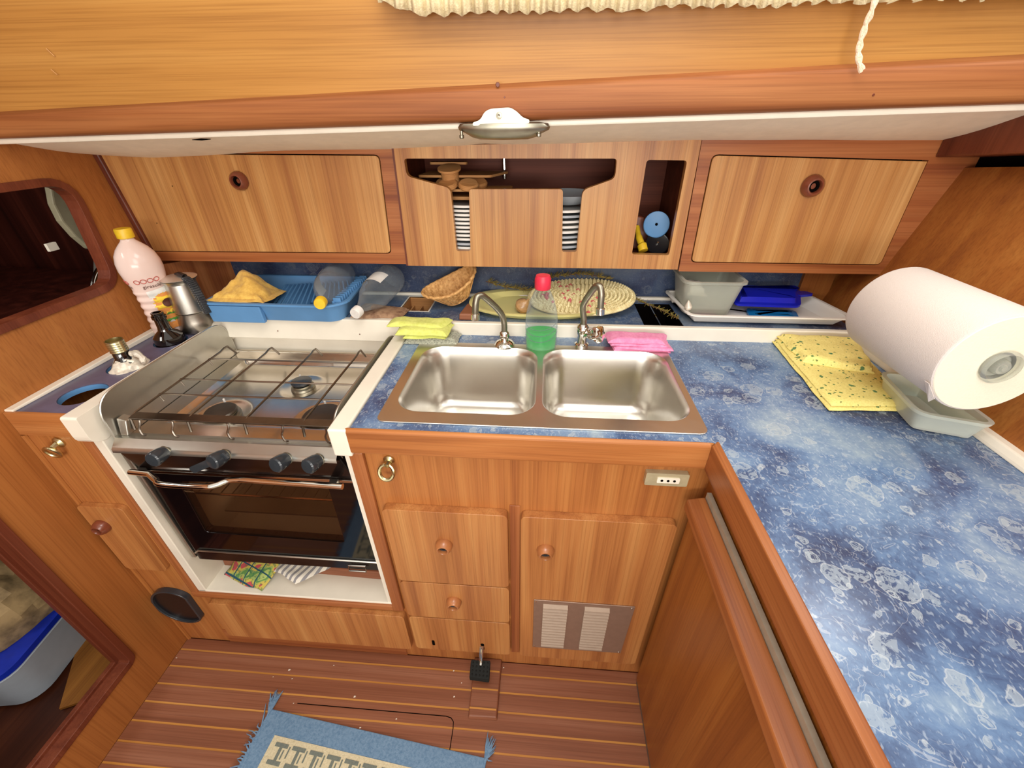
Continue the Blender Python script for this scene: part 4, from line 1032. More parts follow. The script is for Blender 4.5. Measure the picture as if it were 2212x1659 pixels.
# basket
p0 = Vector((-.205, .556, .933)); bs = thing('basket', p0, 'small woven cane basket tipped on its side on the back shelf', 'basket')
g = B(); nb = 44
def bf(u, v):
    a = 2*PI*u; r = .036 + .026*v**.8; el = 1.0 + .35*v
    wv = .0016*math.sin(nb*a/2*1)*math.cos(v*PI*9)
    return Vector(((r*el + wv)*math.cos(a), (r*.80 + wv)*math.sin(a),   .058*v + .008*v*v*math.cos(2*a)))
g.grid(bf, 88, 26, True); g.grid(lambda u, v: Vector((.040*v*math.cos(2*PI*u), .032*v*math.sin(2*PI*u), 0)), 40, 3, True)
R3 = Euler((math.radians(12), math.radians(-22), math.radians(20)), 'XYZ').to_matrix()
off_ = p0 + Vector((.012, .0, .021))
for p in g.v: q_ = R3 @ p; p.x, p.y, p.z = q_ + off_
ob('weave', g, 'basket', bs, True, solid=.003)
g = B().tube([R3 @ (bf(k/48, 1)) + off_ for k in range(48)], .0042, 8, True); ob('rim', g, 'basket', bs)
for k in range(22):
    ob('stake', B().tube([R3 @ (bf(k/22, v)*1.02) + off_ for v in (0, .25, .5, .75, 1)], .0016, 5), 'basket', bs)

# yellow oval tray
p0 = Vector((.05, .545, .933)); ty = thing('oval_tray', p0, 'pale yellow oval serving tray on the back shelf behind the taps', 'tray')
def sup(a, rx, ry, e=2.6):
    c, s = math.cos(a), math.sin(a); return Vector((rx*math.copysign(abs(c)**(2/e), c), ry*math.copysign(abs(s)**(2/e), s), 0))
g = B(); prt = [(0, .003), (.72, .003), (.78, .005), (.86, .018), (.97, .021), (1.0, .020), (.985, .015), (.88, .013), (.80, .0), (0, .0)]
g.grid(lambda u, v: p0 + sup(2*PI*u, .205*prt[round(v*9)][0], .108*prt[round(v*9)][0]) + Vector((0, 0, prt[round(v*9)][1])), 72, 10, True)
ob('tray_body', g, 'trayy', ty)
# woven placemat : coiled straw rows
p0 = Vector((.170, .553, .966)); pmm = thing('straw_mat', p0, 'oval braided straw mat with red flecks leaning on the yellow tray', 'mat')
R3 = Euler((math.radians(13), math.radians(-3), math.radians(-6)), 'XYZ').to_matrix()
rd = random.Random(3)
for k in range(12):
    rx, ry = .020 + .0113*k, .008 + .0070*k; g = B(); n_ = int(2*PI*(rx+ry)/2/.0098) + 5
    for j in range(n_):
        a = 2*PI*(j + .5*(k % 2))/n_; c_ = sup(a, rx, ry, 2.1); t_ = (sup(a+.05, rx, ry, 2.1) - c_).normalized(); nn = Vector((-t_.y, t_.x, 0))
        g.cur = 1 if rd.random() < (.16 if k in (3, 4, 7) else .02) else 0
        A = c_ - t_*.0052 + nn*.0042; Bp = c_ + t_*.0052 - nn*.0042
        g.tube([p0 + R3 @ (A + Vector((0, 0, .001))), p0 + R3 @ ((A+Bp)/2 + Vector((0, 0, .0065))), p0 + R3 @ (Bp + Vector((0, 0, .001)))], [.0028, .0042, .0028], 6)
    o_ = ob('braid_row', g, ['straw', 'strawr'], pmm)
g = B(); g.grid(lambda u, v: p0 + R3 @ (sup(2*PI*u, .149*v, .087*v, 2.1) + Vector((0, 0, -.001))), 60, 5, True); ob('mat_backing', g, 'herb', pmm, True, solid=.002)
g = B().tube([p0 + R3 @ sup(2*PI*k/60, .151, .089, 2.1) for k in range(60)], .0048, 8, True); ob('edge_braid', g, 'straw', pmm)
# onion
p0 = Vector((.005, .500, .956)); g = B().lathe([(0, -.018), (.010, -.017), (.020, -.010), (.023, 0), (.019, .011), (.010, .018), (.004, .024), (.0025, .032), (0, .033)], p0, Vector((.5, -.4, .75)), 24)
tag(ob('onion', g, 'onion'), 'small brown onion lying on the yellow tray beside the straw mat', 'onion')
# chopping piece left of tray
tag(ob('wooden_block', B().hexa([(-.170, .440, .933), (-.130, .440, .933), (-.125, .52, .933), (-.160, .52, .933)], [(-.168, .440, .952), (-.130, .440, .952), (-.125, .52, .952), (-.158, .52, .952)]), 'teak', None, False, .003), 'small brown wooden block left of the yellow oval tray', 'block')

# rosemary sprigs
def sprig(label, P, seed, n=46, ln=.016, both=True):
    rd = random.Random(seed); C_ = curve(P, 12); t = thing('herb_sprig', P[0], label, 'herb', 'dry herb sprigs on the back shelf')
    ob('stem', B().tube(C_, .0016, 5), 'print_k', t); g = B()
    for j in range(n*3):
        i = rd.randrange(1, len(C_)-1); p = C_[i]; d = (C_[i+1]-C_[i-1]).normalized(); s = Vector((rd.uniform(-1, 1), rd.uniform(-1, 1), rd.uniform(-.4, 1))).normalized()
        e = p + (d*.7 + s*.8).normalized()*ln*rd.uniform(.6, 1.2); sd = d.cross(s).normalized()*.0015
        g.add([p - sd, p + sd, e + sd*.4, e - sd*.4], [[0, 1, 2, 3]])
    ob('needles', g, 'herb', t, False, solid=.0006)['kind'] = 'stuff'
sprig('dry herb sprig sticking out left behind the red capped bottle', [(-.115, .618, .985), (-.06, .615, .972), (0, .605, .968), (.05, .60, .97)], 1)
sprig('dry herb sprig behind the straw mat', [(.03, .618, .985), (.10, .620, 1.005), (.18, .620, 1.012), (.26, .615, 1.0)], 2, 70)
sprig('dry herb sprig lying right of the straw mat over the shelf recess', [(.315, .57, .965), (.36, .555, .948), (.40, .52, .942), (.43, .47, .940)], 3, 40, .012)

# white serving tray
p0 = Vector((.64, .53, .937)); wt_ = thing('serving_tray', p0, 'white rectangular serving tray with olive print on the right of the back shelf', 'tray')
to = rpoly([(.445, .432), (.848, .432), (.865, .46), (.835, .628), (.425, .628)], [.03, .02, .02, .02, .02], 4)
g = B(); a, b_ = ring(to, .936, .962, .030, .006); n_ = len(a); g.add(a + b_, [[i, (i+1) % n_, n_+(i+1) % n_, n_+i] for i in range(n_)] + [list(range(n_))[::-1]])
a2, b2 = ring(to, .9385, .962, .032, .008); g.add(a2 + b2, [[i, (i+1) % n_, n_+(i+1) % n_, n_+i][::-1] for i in range(n_)] + [list(range(n_))])
ob('tray_body', g, 'trayw', wt_, True, angle=40)
ob('rim', B().prism([onZ(offs(to, .0), .961), onZ(offs(to, -.009), .961)], (0, 0, .004)), 'trayw', wt_, False, .0015)
ob('printed_bread', B().prism([onZ(rpoly([(.565, .466), (.60, .46), (.63, .468), (.60, .482), (.57, .480)], .006), .9392)], (0, 0, .0004)), 'corkbark', wt_, False)
ob('printed_ham', B().prism([onZ(rpoly([(.475, .475), (.53, .468), (.545, .51), (.50, .53), (.47, .51)], .012), .9390)], (0, 0, .0004)), 'pink', wt_, False)
for k in range(2): ob('printed_twig', B().tube(curve([(.545, .480+.012*k, .9394), (.56, .486+.014*k, .9394), (.578, .484+.012*k, .9394)], 4), .0012, 5), 'print_k', wt_)
# cloudy plastic box
p0 = Vector((.515, .545, .941)); bx = thing('plastic_box', p0, 'cloudy clear plastic box without lid standing on the white tray', 'box')
def boxring(z, x0, x1, y0, y1, r): return [Vector(p) for p in onZ(rrect(x0, x1, y0, y1, r, 5), z)]
rs = [boxring(.9410, .455, .570, .495, .595, .02), boxring(.945, .450, .575, .490, .600, .022), boxring(1.030, .436, .590, .478, .612, .022), boxring(1.034, .430, .597, .472, .618, .024), boxring(1.040, .430, .597, .472, .618, .024), boxring(1.040, .438, .588, .480, .610, .022), boxring(.949, .452, .573, .492, .598, .022)]
g = B(); n_ = len(rs[0]); fs = [[i*n_+j, i*n_+(j+1) % n_, (i+1)*n_+(j+1) % n_, (i+1)*n_+j] for i in range(len(rs)-1) for j in range(n_)]
g.add([p for r_ in rs for p in r_], fs + [list(range(n_))[::-1], [(len(rs)-1)*n_ + j for j in range(n_)]]); ob('box_shell', g, 'boxc', bx, True, angle=40)
g = B(); pillow(g, [Vector((.455, .51, 1.0)), Vector((.50, .50, 1.0)), Vector((.505, .57, 1.0)), Vector((.46, .58, 1.0))], .03, .008, 30, 7, 14, .4)
for p in g.v: p.z -= .01
ob('crumpled_napkin', g, 'label', bx)
# garlic clove thing at front left of box
tag(ob('garlic_clove', B().lathe([(0, 0), (.008, .003), (.010, .010), (.006, .020), (.002, .028), (0, .030)], (.452, .470, .966), (-.2, -.2, 1), 16), 'foil'), 'small pale garlic clove at the left front corner of the plastic box', 'garlic')
# lids
def lid(nm, poly, z0, th, mat, lbl, tilt=0, flange=.010):
    cx_ = sum(p[0] for p in poly)/len(poly); cy_ = sum(p[1] for p in poly)/len(poly)
    t = thing(nm, (cx_, cy_, z0), lbl, 'lid')
    rs = [(0, 0), (0, .006), (flange, .007), (flange*1.4, th), (flange*2.6, th)]
    g = B(); pl = rpoly(poly, .018, 5); n_ = len(pl); allv = []
    for ins, z in rs: allv += [Vector((p[0], p[1], z0 + z + tilt*(p[1]-cy_))) for p in offs(pl, -ins)]
    fs = [[i*n_+j, i*n_+(j+1) % n_, (i+1)*n_+(j+1) % n_, (i+1)*n_+j] for i in range(len(rs)-1) for j in range(n_)] + [list(range(n_))[::-1], [(len(rs)-1)*n_+j for j in range(n_)]]
    g.add(allv, fs); ob('lid_body', g, mat, t, True, angle=30, bevel=.0012); return t
lid('container_lid', [(.620, .470), (.745, .462), (.765, .53), (.635, .54)], .9415, .009, 'lidteal', 'small teal blue plastic lid on the white tray beneath the royal blue one')
bl = lid('container_lid', [(.585, .500), (.755, .495), (.800, .60), (.60, .606)], .9725, .020, 'lidblue', 'large royal blue plastic lid resting on the white tray right of the box', .10, .012)
ob('corner_tab', B().prism([onZ(rpoly([(.775, .555), (.825, .572), (.815, .592), (.775, .595)], .008), .974)], (0, 0, .007)), 'lidblue', bl, False, .002)

# ---------------- plates and contents of the open cupboard
def plate(z, x, y, r, mat, lbl, grp, dx=0):
    t = B().lathe([(0, .0), (r*.60, 0), (r*.66, .0015), (r*.96, .0030), (r, .0042), (r, .0092), (r*.985, .0100), (r*.94, .0090), (r*.64, .0045), (0, .0035)], (x, y, z), (0, 0, 1), 40)
    return tag(ob('plate', t, mat), lbl, 'plate', grp)
ordn = ['bottom', 'second', 'third', 'fourth', 'fifth', 'sixth', 'seventh', 'eighth', 'ninth', 'tenth', 'eleventh', 'top']
for i in range(12):
    z = 1.0905 + i*.0103 + (.002 if i > 2 else 0)
    nm = {0: 'lowest', 11: 'topmost'}.get(i, ordn[i] + ' from below')
    plate(z, -.150, .637, .112, 'plateg' if i in (0, 2) else 'plate', '%s %s plate in the left plate stack' % (nm, 'grey' if i in (0, 2) else 'white'), 'plates in the left stack')
for i in range(9):
    z = 1.0925 + i*.0128
    nm = {0: 'lowest', 8: 'topmost'}.get(i, ordn[i] + ' from below')
    plate(z, .100, .637, .112, 'plateg' if i in (1, 3, 7) else 'plate', '%s %s plate in the right plate stack' % (nm, 'grey' if i in (1, 3, 7) else 'white'), 'plates in the right stack')
t = B().lathe([(0, 0), (.045, 0), (.05, .003), (.075, .016), (.084, .026), (.081, .026), (.072, .016), (.045, .006), (0, .005)], (.118, .630, 1.208), (0, 0, 1), 40)
tag(ob('bowl', t, 'plateg'), 'grey bowl on top of the right plate stack', 'bowl')
# wooden boards and trivet
def board(nm, px, yy, th, lbl, mat='utensil', cat='board'):
    pl = [up(a, b_, yy) for a, b_ in px]; g = B().prism([onY(rpoly(pl, .006, 3), yy)], (0, th, 0)); return tag(ob(nm, g, mat, None, True, .002), lbl, cat)
def slab(nm, pts, z, th, lbl, cat):
    g = B().prism([onZ(rpoly(pts, .010, 4), z)], (0, 0, th)); return tag(ob(nm, g, 'utensil', None, True, .002), lbl, cat)
slab('cutting_board', [(-.235, .565), (-.055, .560), (-.045, .70), (-.24, .70)], 1.2235, .008, 'flat wooden board at the bottom of the pile above the left plates', 'board')
slab('cutting_board', [(-.232, .548), (-.030, .545), (-.030, .62), (-.232, .62)], 1.2455, .006, 'pale wooden board in the middle of the pile above the left plates', 'board')
slab('cutting_board', [(-.278, .575), (-.085, .575), (-.045, .68), (-.27, .68)], 1.2755, .006, 'topmost wooden board of the pile in the open cupboard', 'board')
slab('wooden_spatula', [(-.250, .600), (-.150, .596), (-.150, .625), (-.250, .630)], 1.3040, .006, 'flat wooden spatula blade lying on top of the pile of boards', 'spatula')
tr = thing('wooden_trivet', (-.19, .60, 1.24), 'turned wooden trivet with rounded lobes between boards in the open cupboard', 'trivet')
for k in range(5):
    a = 2*PI*k/5 + .3; c_ = Vector((-.165 + .046*math.cos(a), .572 + .036*math.sin(a), 1.262))
    ob('lobe', B().lathe([(0, -.007), (.022, -.007), (.026, -.003), (.026, .003), (.022, .007), (0, .007)], c_, (.15*math.cos(a), -.35, 1), 20), 'utensil', tr)
ob('hub', B().lathe([(0, 0), (.024, 0), (.022, .012), (.024, .028), (.030, .030), (.030, .035), (0, .036)], (-.190, .572, 1.266), (0, -.25, 1), 24), 'utensil', tr)
# utensil pigeonhole
def disc(nm, px, py, yy, r, mat, lbl, n=(0, -.86, .5), sub='knob', submat='void', cat='lid'):
    c_ = at(px, py, 'y', yy); t = thing(nm, c_, lbl, cat)
    ob('disc', B().lathe([(0, -.003), (r*.92, -.003), (r, 0), (r*.96, .003), (r*.85, .0015), (0, .001)], c_, n, 36), mat, t)
    ob(sub, B().lathe([(0, 0), (.0035, 0), (.0035, .004), (.002, .007), (0, .007)], c_, n, 12), submat, t); return t
disc('blue_lid', 1418, 485, .575, .034, 'bluepl', 'round blue plastic lid leaning in the narrow cupboard hole', (-.15, -.9, .35), cat='lid')
disc('pan_lid', 1420, 526, .553, .031, 'black', 'round black brown lid below the blue lid in the narrow cupboard hole', (0, -.75, .66), 'knob', 'chrome')
g = B().tube(curve([at(1376, 490, 'y', .60), at(1380, 512, 'y', .575), at(1387, 530, 'y', .555), at(1390, 542, 'y', .545)], 5), [.007]*5 + [.009]*5 + [.013]*6, 12)
tag(ob('yellow_bottle', g, 'yellow'), 'slim yellow plastic squeeze bottle lying in the narrow cupboard hole', 'bottle')
tag(ob('brown_folder', B().hexa([(.270, .60, 1.092), (.36, .60, 1.092), (.36, .66, 1.092), (.270, .66, 1.092)], [(.270, .61, 1.185), (.330, .61, 1.175), (.330, .67, 1.175), (.270, .67, 1.185)]), 'trimd', None, False, .003), 'brown cardboard box behind the blue lid in the narrow cupboard hole', 'box')

# ---------------- cloths at the sink
x0 = -.300
sp_ = B(); pillow(sp_, [Vector((-.300, .350, .9005)), Vector((-.168, .352, .9005)), Vector((-.160, .410, .9005)), Vector((-.296, .410, .9005))], .018, .002, 60, 4, 24, .15)
tag(ob('knitted_cloth', sp_, 'scour'), 'grey knitted scouring cloth lying under the lime folded cloth', 'cloth')
g = B(); z0 = .9192
pillow(g, [Vector((-.300, .345, z0)), Vector((-.193, .350, z0)), Vector((-.188, .402, z0)), Vector((-.300, .402, z0))], .012, .001, 30, 1, 20, .18)
pillow(g, [Vector((-.318, .343, z0+.010)), Vector((-.188, .344, z0+.010)), Vector((-.178, .405, z0+.012)), Vector((-.320, .412, z0+.012))], .016, .002, 24, 2, 26, .2)
pillow(g, [Vector((-.352, .372, z0+.020)), Vector((-.200, .362, z0+.022)), Vector((-.182, .412, z0+.024)), Vector((-.350, .418, z0+.020))], .012, .002, 24, 8, 26, .25)
tag(ob('folded_cloth', g, 'lime'), 'lime green folded cloth left of the taps by the cooker', 'cloth')
g = B()
for k, (dx, dy, th) in enumerate(((0, 0, .008), (.004, -.002, .007), (-.006, .002, .008), (-.012, .008, .012))):
    z0 = .9005 + k*.0065
    pillow(g, [Vector((.243+dx, .343+dy, z0)), Vector((.385+dx, .340+dy, z0)), Vector((.388+dx*.5, .395, z0)), Vector((.238+dx, .402, z0))], th, .002, 26, k+20, 26, .2, .007)
tag(ob('folded_cloth', g, 'pink'), 'pink folded cloth right of the tap with the lobed handle', 'cloth')

# ---------------- right worktop
g = B()
q = [at(1672, 738, 'z', .902), at(1790, 886, 'z', .902), at(1945, 893, 'z', .902), Vector((.868, .225, .902)), Vector((.868, .412, .902))]
pillow(g, [q[1], Vector((.80, .115, .902)), Vector((.862, .40, .902)), Vector((.668, .415, .902))], .010, .0015, 20, 4, 40, .05, .003)
pillow(g, [q[1] + Vector((.002, .003, .008)), Vector((.80, .120, .910)), Vector((.860, .40, .910)), Vector((.672, .412, .910))], .008, .0015, 16, 9, 40, .06, .003)
pillow(g, [Vector((.675, .28, .916)), Vector((.80, .235, .916)), Vector((.862, .40, .916)), Vector((.676, .412, .916))], .018, .004, 14, 6, 36, .12, .006)
tag(ob('tea_towel', g, 'towel'), 'folded yellow tea towel with green clover print on the blue worktop', 'towel')
# frosted tub
p0 = Vector((.80, .10, .901)); tb_ = thing('plastic_tub', p0, 'low frosted plastic food tub below the kitchen roll', 'tub')
def qring(z, ins):
    pl = rpoly([(.748, .046), (.858, .012), (.868, .180), (.775, .196)], [.025]*4, 6); return [Vector((p[0], p[1], z)) for p in offs(pl, -ins)]
rs = [qring(.901, .022), qring(.904, .014), qring(.938, .003), qring(.940, .0), qring(.947, -.002), qring(.947, .006), qring(.940, .007), qring(.906, .017)]
g = B(); n_ = len(rs[0]); g.add([p for r_ in rs for p in r_], [[i*n_+j, i*n_+(j+1) % n_, (i+1)*n_+(j+1) % n_, (i+1)*n_+j] for i in range(len(rs)-1) for j in range(n_)] + [list(range(n_))[::-1], [(len(rs)-1)*n_+j for j in range(n_)]])
ob('tub_shell', g, 'tub', tb_, True, angle=40)
# paper roll
pr = thing('kitchen_roll', (.77, .1, 1.073), 'large white kitchen paper roll fixed to the right bulkhead', 'paper roll')
rr, cx_, cz_ = .0865, .770, 1.072; YA, YB = .0, .235
g = B(); g.lathe([(.026, .0), (rr-.004, 0), (rr-.001, .002), (rr, .006), (rr, YB-YA-.006), (rr-.002, YB-YA-.001), (rr-.006, YB-YA), (.026, YB-YA)], (cx_, YA, cz_), (0, 1, 0), 72)
def endf(u, v): return None
ob('paper', g, 'paper', pr, True, angle=30)
ob('end_face', B().lathe([(.024, -.0006), (rr-.004, -.0006), (rr-.003, .0006)], (cx_, YA, cz_), (0, 1, 0), 64), 'paperend', pr)
g = B()
g.add([(cx_-rr*.93, YA+.001, cz_-rr*.42), (cx_-rr*.93, YA+.01, cz_-rr*.42), (cx_-rr*.70, YA+.004, cz_-rr*.85), (cx_-rr*.72, YA-.004, cz_-rr*.72)], [[0, 1, 2, 3]])
ob('torn_sheet_edge', g, 'paper', pr, False, solid=.001)
hb_ = ob('hub', B().lathe([(.027, .000), (.028, -.006), (.024, -.010), (.021, -.006), (.019, .004), (.0135, .006), (.0125, -.004), (.010, -.008), (.006, -.007), (.004, -.010), (0, -.010)], (cx_+.002, YA-.001, cz_), (0, 1, 0), 48), 'boxc', pr)
ob('axle', B().tube([(cx_, YA+.002, cz_), (cx_, YB+.02, cz_)], .019, 20), 'boxc', pr)
ob('wall_bracket', B().hexa([(cx_-.015, YB+.004, cz_-.015), (.935, YB+.004, cz_-.02), (.935, YB+.020, cz_-.02), (cx_-.015, YB+.020, cz_-.015)], [(cx_-.015, YB+.004, cz_+.015), (.945, YB+.004, cz_+.02), (.945, YB+.020, cz_+.02), (cx_-.015, YB+.020, cz_+.015)]), 'whitetrim', pr, False, .003)

# ================================================================== OVERHEAD DETAILS
# oval hatch catch / lamp bracket
c0 = at(1092, 275, 'y', .37)
lf_ = thing('deckhead_lamp', (c0.x, .36, 1.385), 'small oval metal lamp bracket with two dangling screws under the wooden rail', 'lamp')
xc = c0.x
pl = [(xc-.050, 1.398), (xc-.036, 1.402), (xc-.028, 1.414), (xc-.018, 1.4185), (xc+.018, 1.4205), (xc+.030, 1.414), (xc+.040, 1.405), (xc+.052, 1.402), (xc+.052, 1.396), (xc-.050, 1.393)]
ob('back_plate', B().prism([onY(rpoly(pl, .006, 4), .262)], (0, .012, 0)), 'liner', lf_, True, .003)
sc_ = ob('screw', B().lathe([(.0055, 0), (.005, .002), (.002, .0025), (0, .0015)], (xc-.002, .262, 1.4085), (0, -1, 0), 16), 'dullm', lf_)
g = B(); g.grid(lambda u, v: Vector((xc+.004, .288, 0)) + sup(2*PI*u, [.0, .066, .082, .086, .084, .070, .060, .046, 0][round(v*8)], [.0, .022, .029, .030, .029, .025, .021, .014, 0][round(v*8)], 2.2) + Vector((0, 0, [1.398, 1.398, 1.396, 1.391, 1.386, 1.3800, 1.3745, 1.371, 1.3700][round(v*8)])), 48, 9, True)
ob('oval_body', g, 'dullm', lf_, True, angle=50)
for sx in (-.066, .062):
    ob('thumb_screw', B().lathe([(.0028, 0), (.0028, .006), (.0045, .007), (.0045, .011), (.003, .0125), (0, .0125)], (xc+sx*1.12, .275, 1.385+.002*(sx > 0)), (0, 0, -1), 12), 'dullm', lf_)
# curtain frill
ct = thing('curtain', (.4, .25, 1.6), 'cream gathered curtain with a hanging cord along the top of the wooden coachroof panel', 'curtain')
def cur(u, v):
    x = -.220 + 1.25*u
    z = 1.546 + .0060*noise.noise((x*14, 1, 1)) + .0022*math.sin(x*210 + 3*math.sin(x*17)) + .004*max(0, x-.15) + v*.16
    if u < .05: z += (.05-u)*.35*(1-v)
    y = .256 - .018*v + .0045*math.sin(x*300 + 4*math.sin(x*23)) + .002*math.sin(x*640)
    return Vector((x, y, z))
ob('frill', B().grid(cur, 900, 6), 'lace', ct, True, solid=.0012)
P = [at(1893, -25, 'y', .250), at(1888, 10, 'y', .250), at(1870, 55, 'y', .254), at(1858, 95, 'y', .256), at(1855, 125, 'y', .256), at(1862, 153, 'y', .256)]
P[0].z = 1.60
Cc = curve(P, 8)
for s in (-1, 1):
    ob('cord', B().tube([p + Vector((.0022*math.cos(i*.5)*s, .0, .0018*math.sin(i*.5)*s)) for i, p in enumerate(Cc)], .0030, 7), 'string', ct)

# ================================================================== FLOOR ITEMS
fb = thing('pump_block', (-.07, -.07, 0), 'raised wooden foot block on the floor below the foot pump pedal', 'block')
ob('block', B().hexa([(-.108, -.152, .0), (-.026, -.150, .0), (-.026, .0, .0), (-.112, .0, .0)], [(-.106, -.148, .012), (-.029, -.146, .012), (-.029, .0, .016), (-.110, .0, .016)]), 'teak', fb, False, .003, 3)
for yy in (-.035, -.082, -.129):
    ob('inlay_strip', B().box(-.106, -.031, yy-.002, yy+.002, .010, .0145 + .0018*(yy > -.05)), 'inlay', fb, False)
pe = thing('foot_pump_pedal', (-.083, -.06, .02), 'black rubber foot pedal on a chrome arm over the wooden foot block', 'pedal')
pa = Vector((-.079, -.018, .128)); pb = Vector((-.082, -.036, .086))
g = B().tube([pa, (pa+pb)/2 + Vector((0, -.006, .002)), pb, Vector((-.083, -.045, .075))], [.005, .0045, .005, .005], 10); g.tube([pa + Vector((-.005, -.004, 0)), pb + Vector((-.004, -.004, 0))], .0028, 8); ob('arm', g, 'chrome', pe)
A = [at(1015, 1424, 'z', .078), at(1060, 1424, 'z', .078), at(1058, 1466, 'z', .058), at(1012, 1462, 'z', .058)]
A = [(-.113, -.036, .080), (-.056, -.034, .080), (-.055, -.076, .060), (-.113, -.073, .060)]
pd_ = ob('rubber_pad', B().hexa([Vector(p) - Vector((0, .004, .012)) for p in A][::-1], A[::-1]), 'rubber', pe, False, .003, 3)
for i in range(5):
    for j in range(4):
        u, v = (i+.7)/5.4, (j+.7)/4.4; p = Vector(A[0]).lerp(Vector(A[1]), u).lerp(Vector(A[3]).lerp(Vector(A[2]), u), v)
        ob('stud', B().ball(p, .0024, 5), 'rubber', pd_)

# rug
ru = thing('rug', (-.35, -.35, 0), 'small blue and cream woven rug with key border and blue fringe on the floor', 'rug')
c0 = Vector((-.668, -.168, .0)); ex = (Vector((-.045, -.232, 0)) - c0); Wd = ex.length; ex.normalize(); ey = Vector((ex.y, -ex.x, 0)); Ln = .95
def rg(u, v, z=.004): return c0 + ex*u + ey*v + Vector((0, 0, z + .0012*noise.noise((u*14, v*14, 0))))
g = B(); g.grid(lambda u, v: rg(u*Wd, v*Ln, .0045), 60, 80); g.grid(lambda u, v: rg(u*Wd, v*Ln, .0008), 12, 12); 
ob('weave', B().prism([[rg(0, 0, .0006), rg(Wd, 0, .0006), rg(Wd, Ln, .0006), rg(0, Ln, .0006)]], (0, 0, .004)), 'rugb', ru, False, .0015)
def rpat(nm, rects, mat, z):
    g = B()
    for (u0, u1, v0, v1) in rects:
        n1 = max(2, int(abs(u1-u0)/.05)+1)
        g.hexa([rg0(u0, v0, z), rg0(u1, v0, z), rg0(u1, v1, z), rg0(u0, v1, z)][::-1], [rg0(u0, v0, z+.0009), rg0(u1, v0, z+.0009), rg0(u1, v1, z+.0009), rg0(u0, v1, z+.0009)][::-1])
    return ob(nm, g, mat, ru, False)
def rg0(u, v, z): return c0 + ex*u + ey*v + Vector((0, 0, z))
m0 = .052
rpat('cream_field', [(m0, Wd-m0, m0, Ln-m0)], 'rugc', .0045)
bl_ = []; mm = m0 + .012; bw = .045; t_ = .009
# thin frame lines
bl_ += [(mm+bw+.004, Wd-mm-bw-.004, mm+bw+.002, mm+bw+.006), (mm+bw+.002, mm+bw+.006, mm+bw+.002, Ln-mm-bw), (Wd-mm-bw-.006, Wd-mm-bw-.002, mm+bw+.002, Ln-mm-bw)]
# key pattern: interlocking T shapes along the short end and down both sides
k = 0; u = mm
pitch = .046
nT = int((Wd - 2*mm)/pitch)
for i in range(nT):
    p_ = (Wd-2*mm)/nT; a = mm + i*p_
    bl_ += [(a+.06*p_, a+.80*p_, mm, mm+t_), (a+.36*p_, a+.52*p_, mm+t_+.0004, mm+bw-t_-.0004), (a+.06*p_, a+.80*p_, mm+bw-t_, mm+bw)]
    bl_ += [(a+.88*p_, a+.95*p_, mm+.004, mm+bw*.62), (a+.62*p_, a+.69*p_, mm+t_+.004, mm+bw-t_-.004)]
nS = int((Ln-2*mm)/pitch)
for i in range(1, nS):
    p_ = (Ln-2*mm)/nS; a = mm + i*p_ + .012
    for (s0, sg) in ((mm, 1), (Wd-mm, -1)):
        def rct(a0, a1, b0, b1):
            x0, x1 = s0 + sg*a0, s0 + sg*a1; return (min(x0, x1), max(x0, x1), b0, b1)
        bl_ += [rct(0, t_, a+.06*p_, a+.80*p_), rct(t_+.0004, bw-t_-.0004, a+.36*p_, a+.52*p_), rct(bw-t_, bw, a+.06*p_, a+.80*p_), rct(.004, bw*.62, a+.88*p_, a+.95*p_)]
rpat('key_border', bl_, 'rugg', .0052)
g = B(); rd = random.Random(5)
for side in (0, 1):
    for i in range(150):
        v = -.012 + (Ln+.02)*i/149 if i > 7 else -.006 + .004*rd.random()*i; u = 0 if side == 0 else Wd; s = -1 if side == 0 else 1
        p = rg0(u - s*.003, max(0, v), .004); up_ = (i < 10)
        e = p + ex*s*rd.uniform(.012, .03) + ey*(rd.uniform(-.012, .008) - (.040*rd.random() if up_ else 0)) + Vector((0, 0, rd.uniform(-.002, .004)))
        mid = (p+e)/2 + Vector((rd.uniform(-.003, .003), rd.uniform(-.003, .003), .003)); g.tube([p, mid, e], [.0022, .0018, .0006], 4)
    for j in range(14):   # corner tassel
        u = 0 if side == 0 else Wd; s = -1 if side == 0 else 1
        p = rg0(u - s*.004, .004 + .001*j, .004); ln = rd.uniform(.04, .062)
        dr_ = (-ey*.95 + ex*s*rd.uniform(-.12, .35)).normalized(); e = p + dr_*ln; g.tube([p, p + dr_*ln*.5 + Vector((rd.uniform(-.004, .004), 0, .004)), e], [.003, .0024, .0006], 4)
ob('fringe', g, 'rugb', ru)['kind'] = 'stuff'
# crumbs on the floor
g = B(); rd = random.Random(8)
for (px, py) in ((721, 1437), (766, 1505), (634, 1519), (778, 1572), (590, 1462), (631, 1466), (625, 1447), (997, 1475), (981, 1505), (856, 1553), (1088, 1442), (980, 1449), (381, 1421)):
    p = at(px, py, 'z', .001); r = rd.uniform(.0009, .0022); g.ball(p + Vector((0, 0, r*.5)), r, 4, (1.6, 1, .6)) if False else g.hexa([(p.x-r*1.5, p.y-r, 0.0002), (p.x+r, p.y-r*.7, .0002), (p.x+r*1.4, p.y+r, .0002), (p.x-r, p.y+r, .0002)], [(p.x-r, p.y-r*.8, r), (p.x+r*.8, p.y-r*.7, r*1.2), (p.x+r, p.y+r, r), (p.x-r, p.y+r*.8, r*.9)])
tag(ob('crumbs', g, 'whitetrim', None, False), 'tiny pale crumbs scattered over the wooden floor', 'crumbs', None, 'stuff')

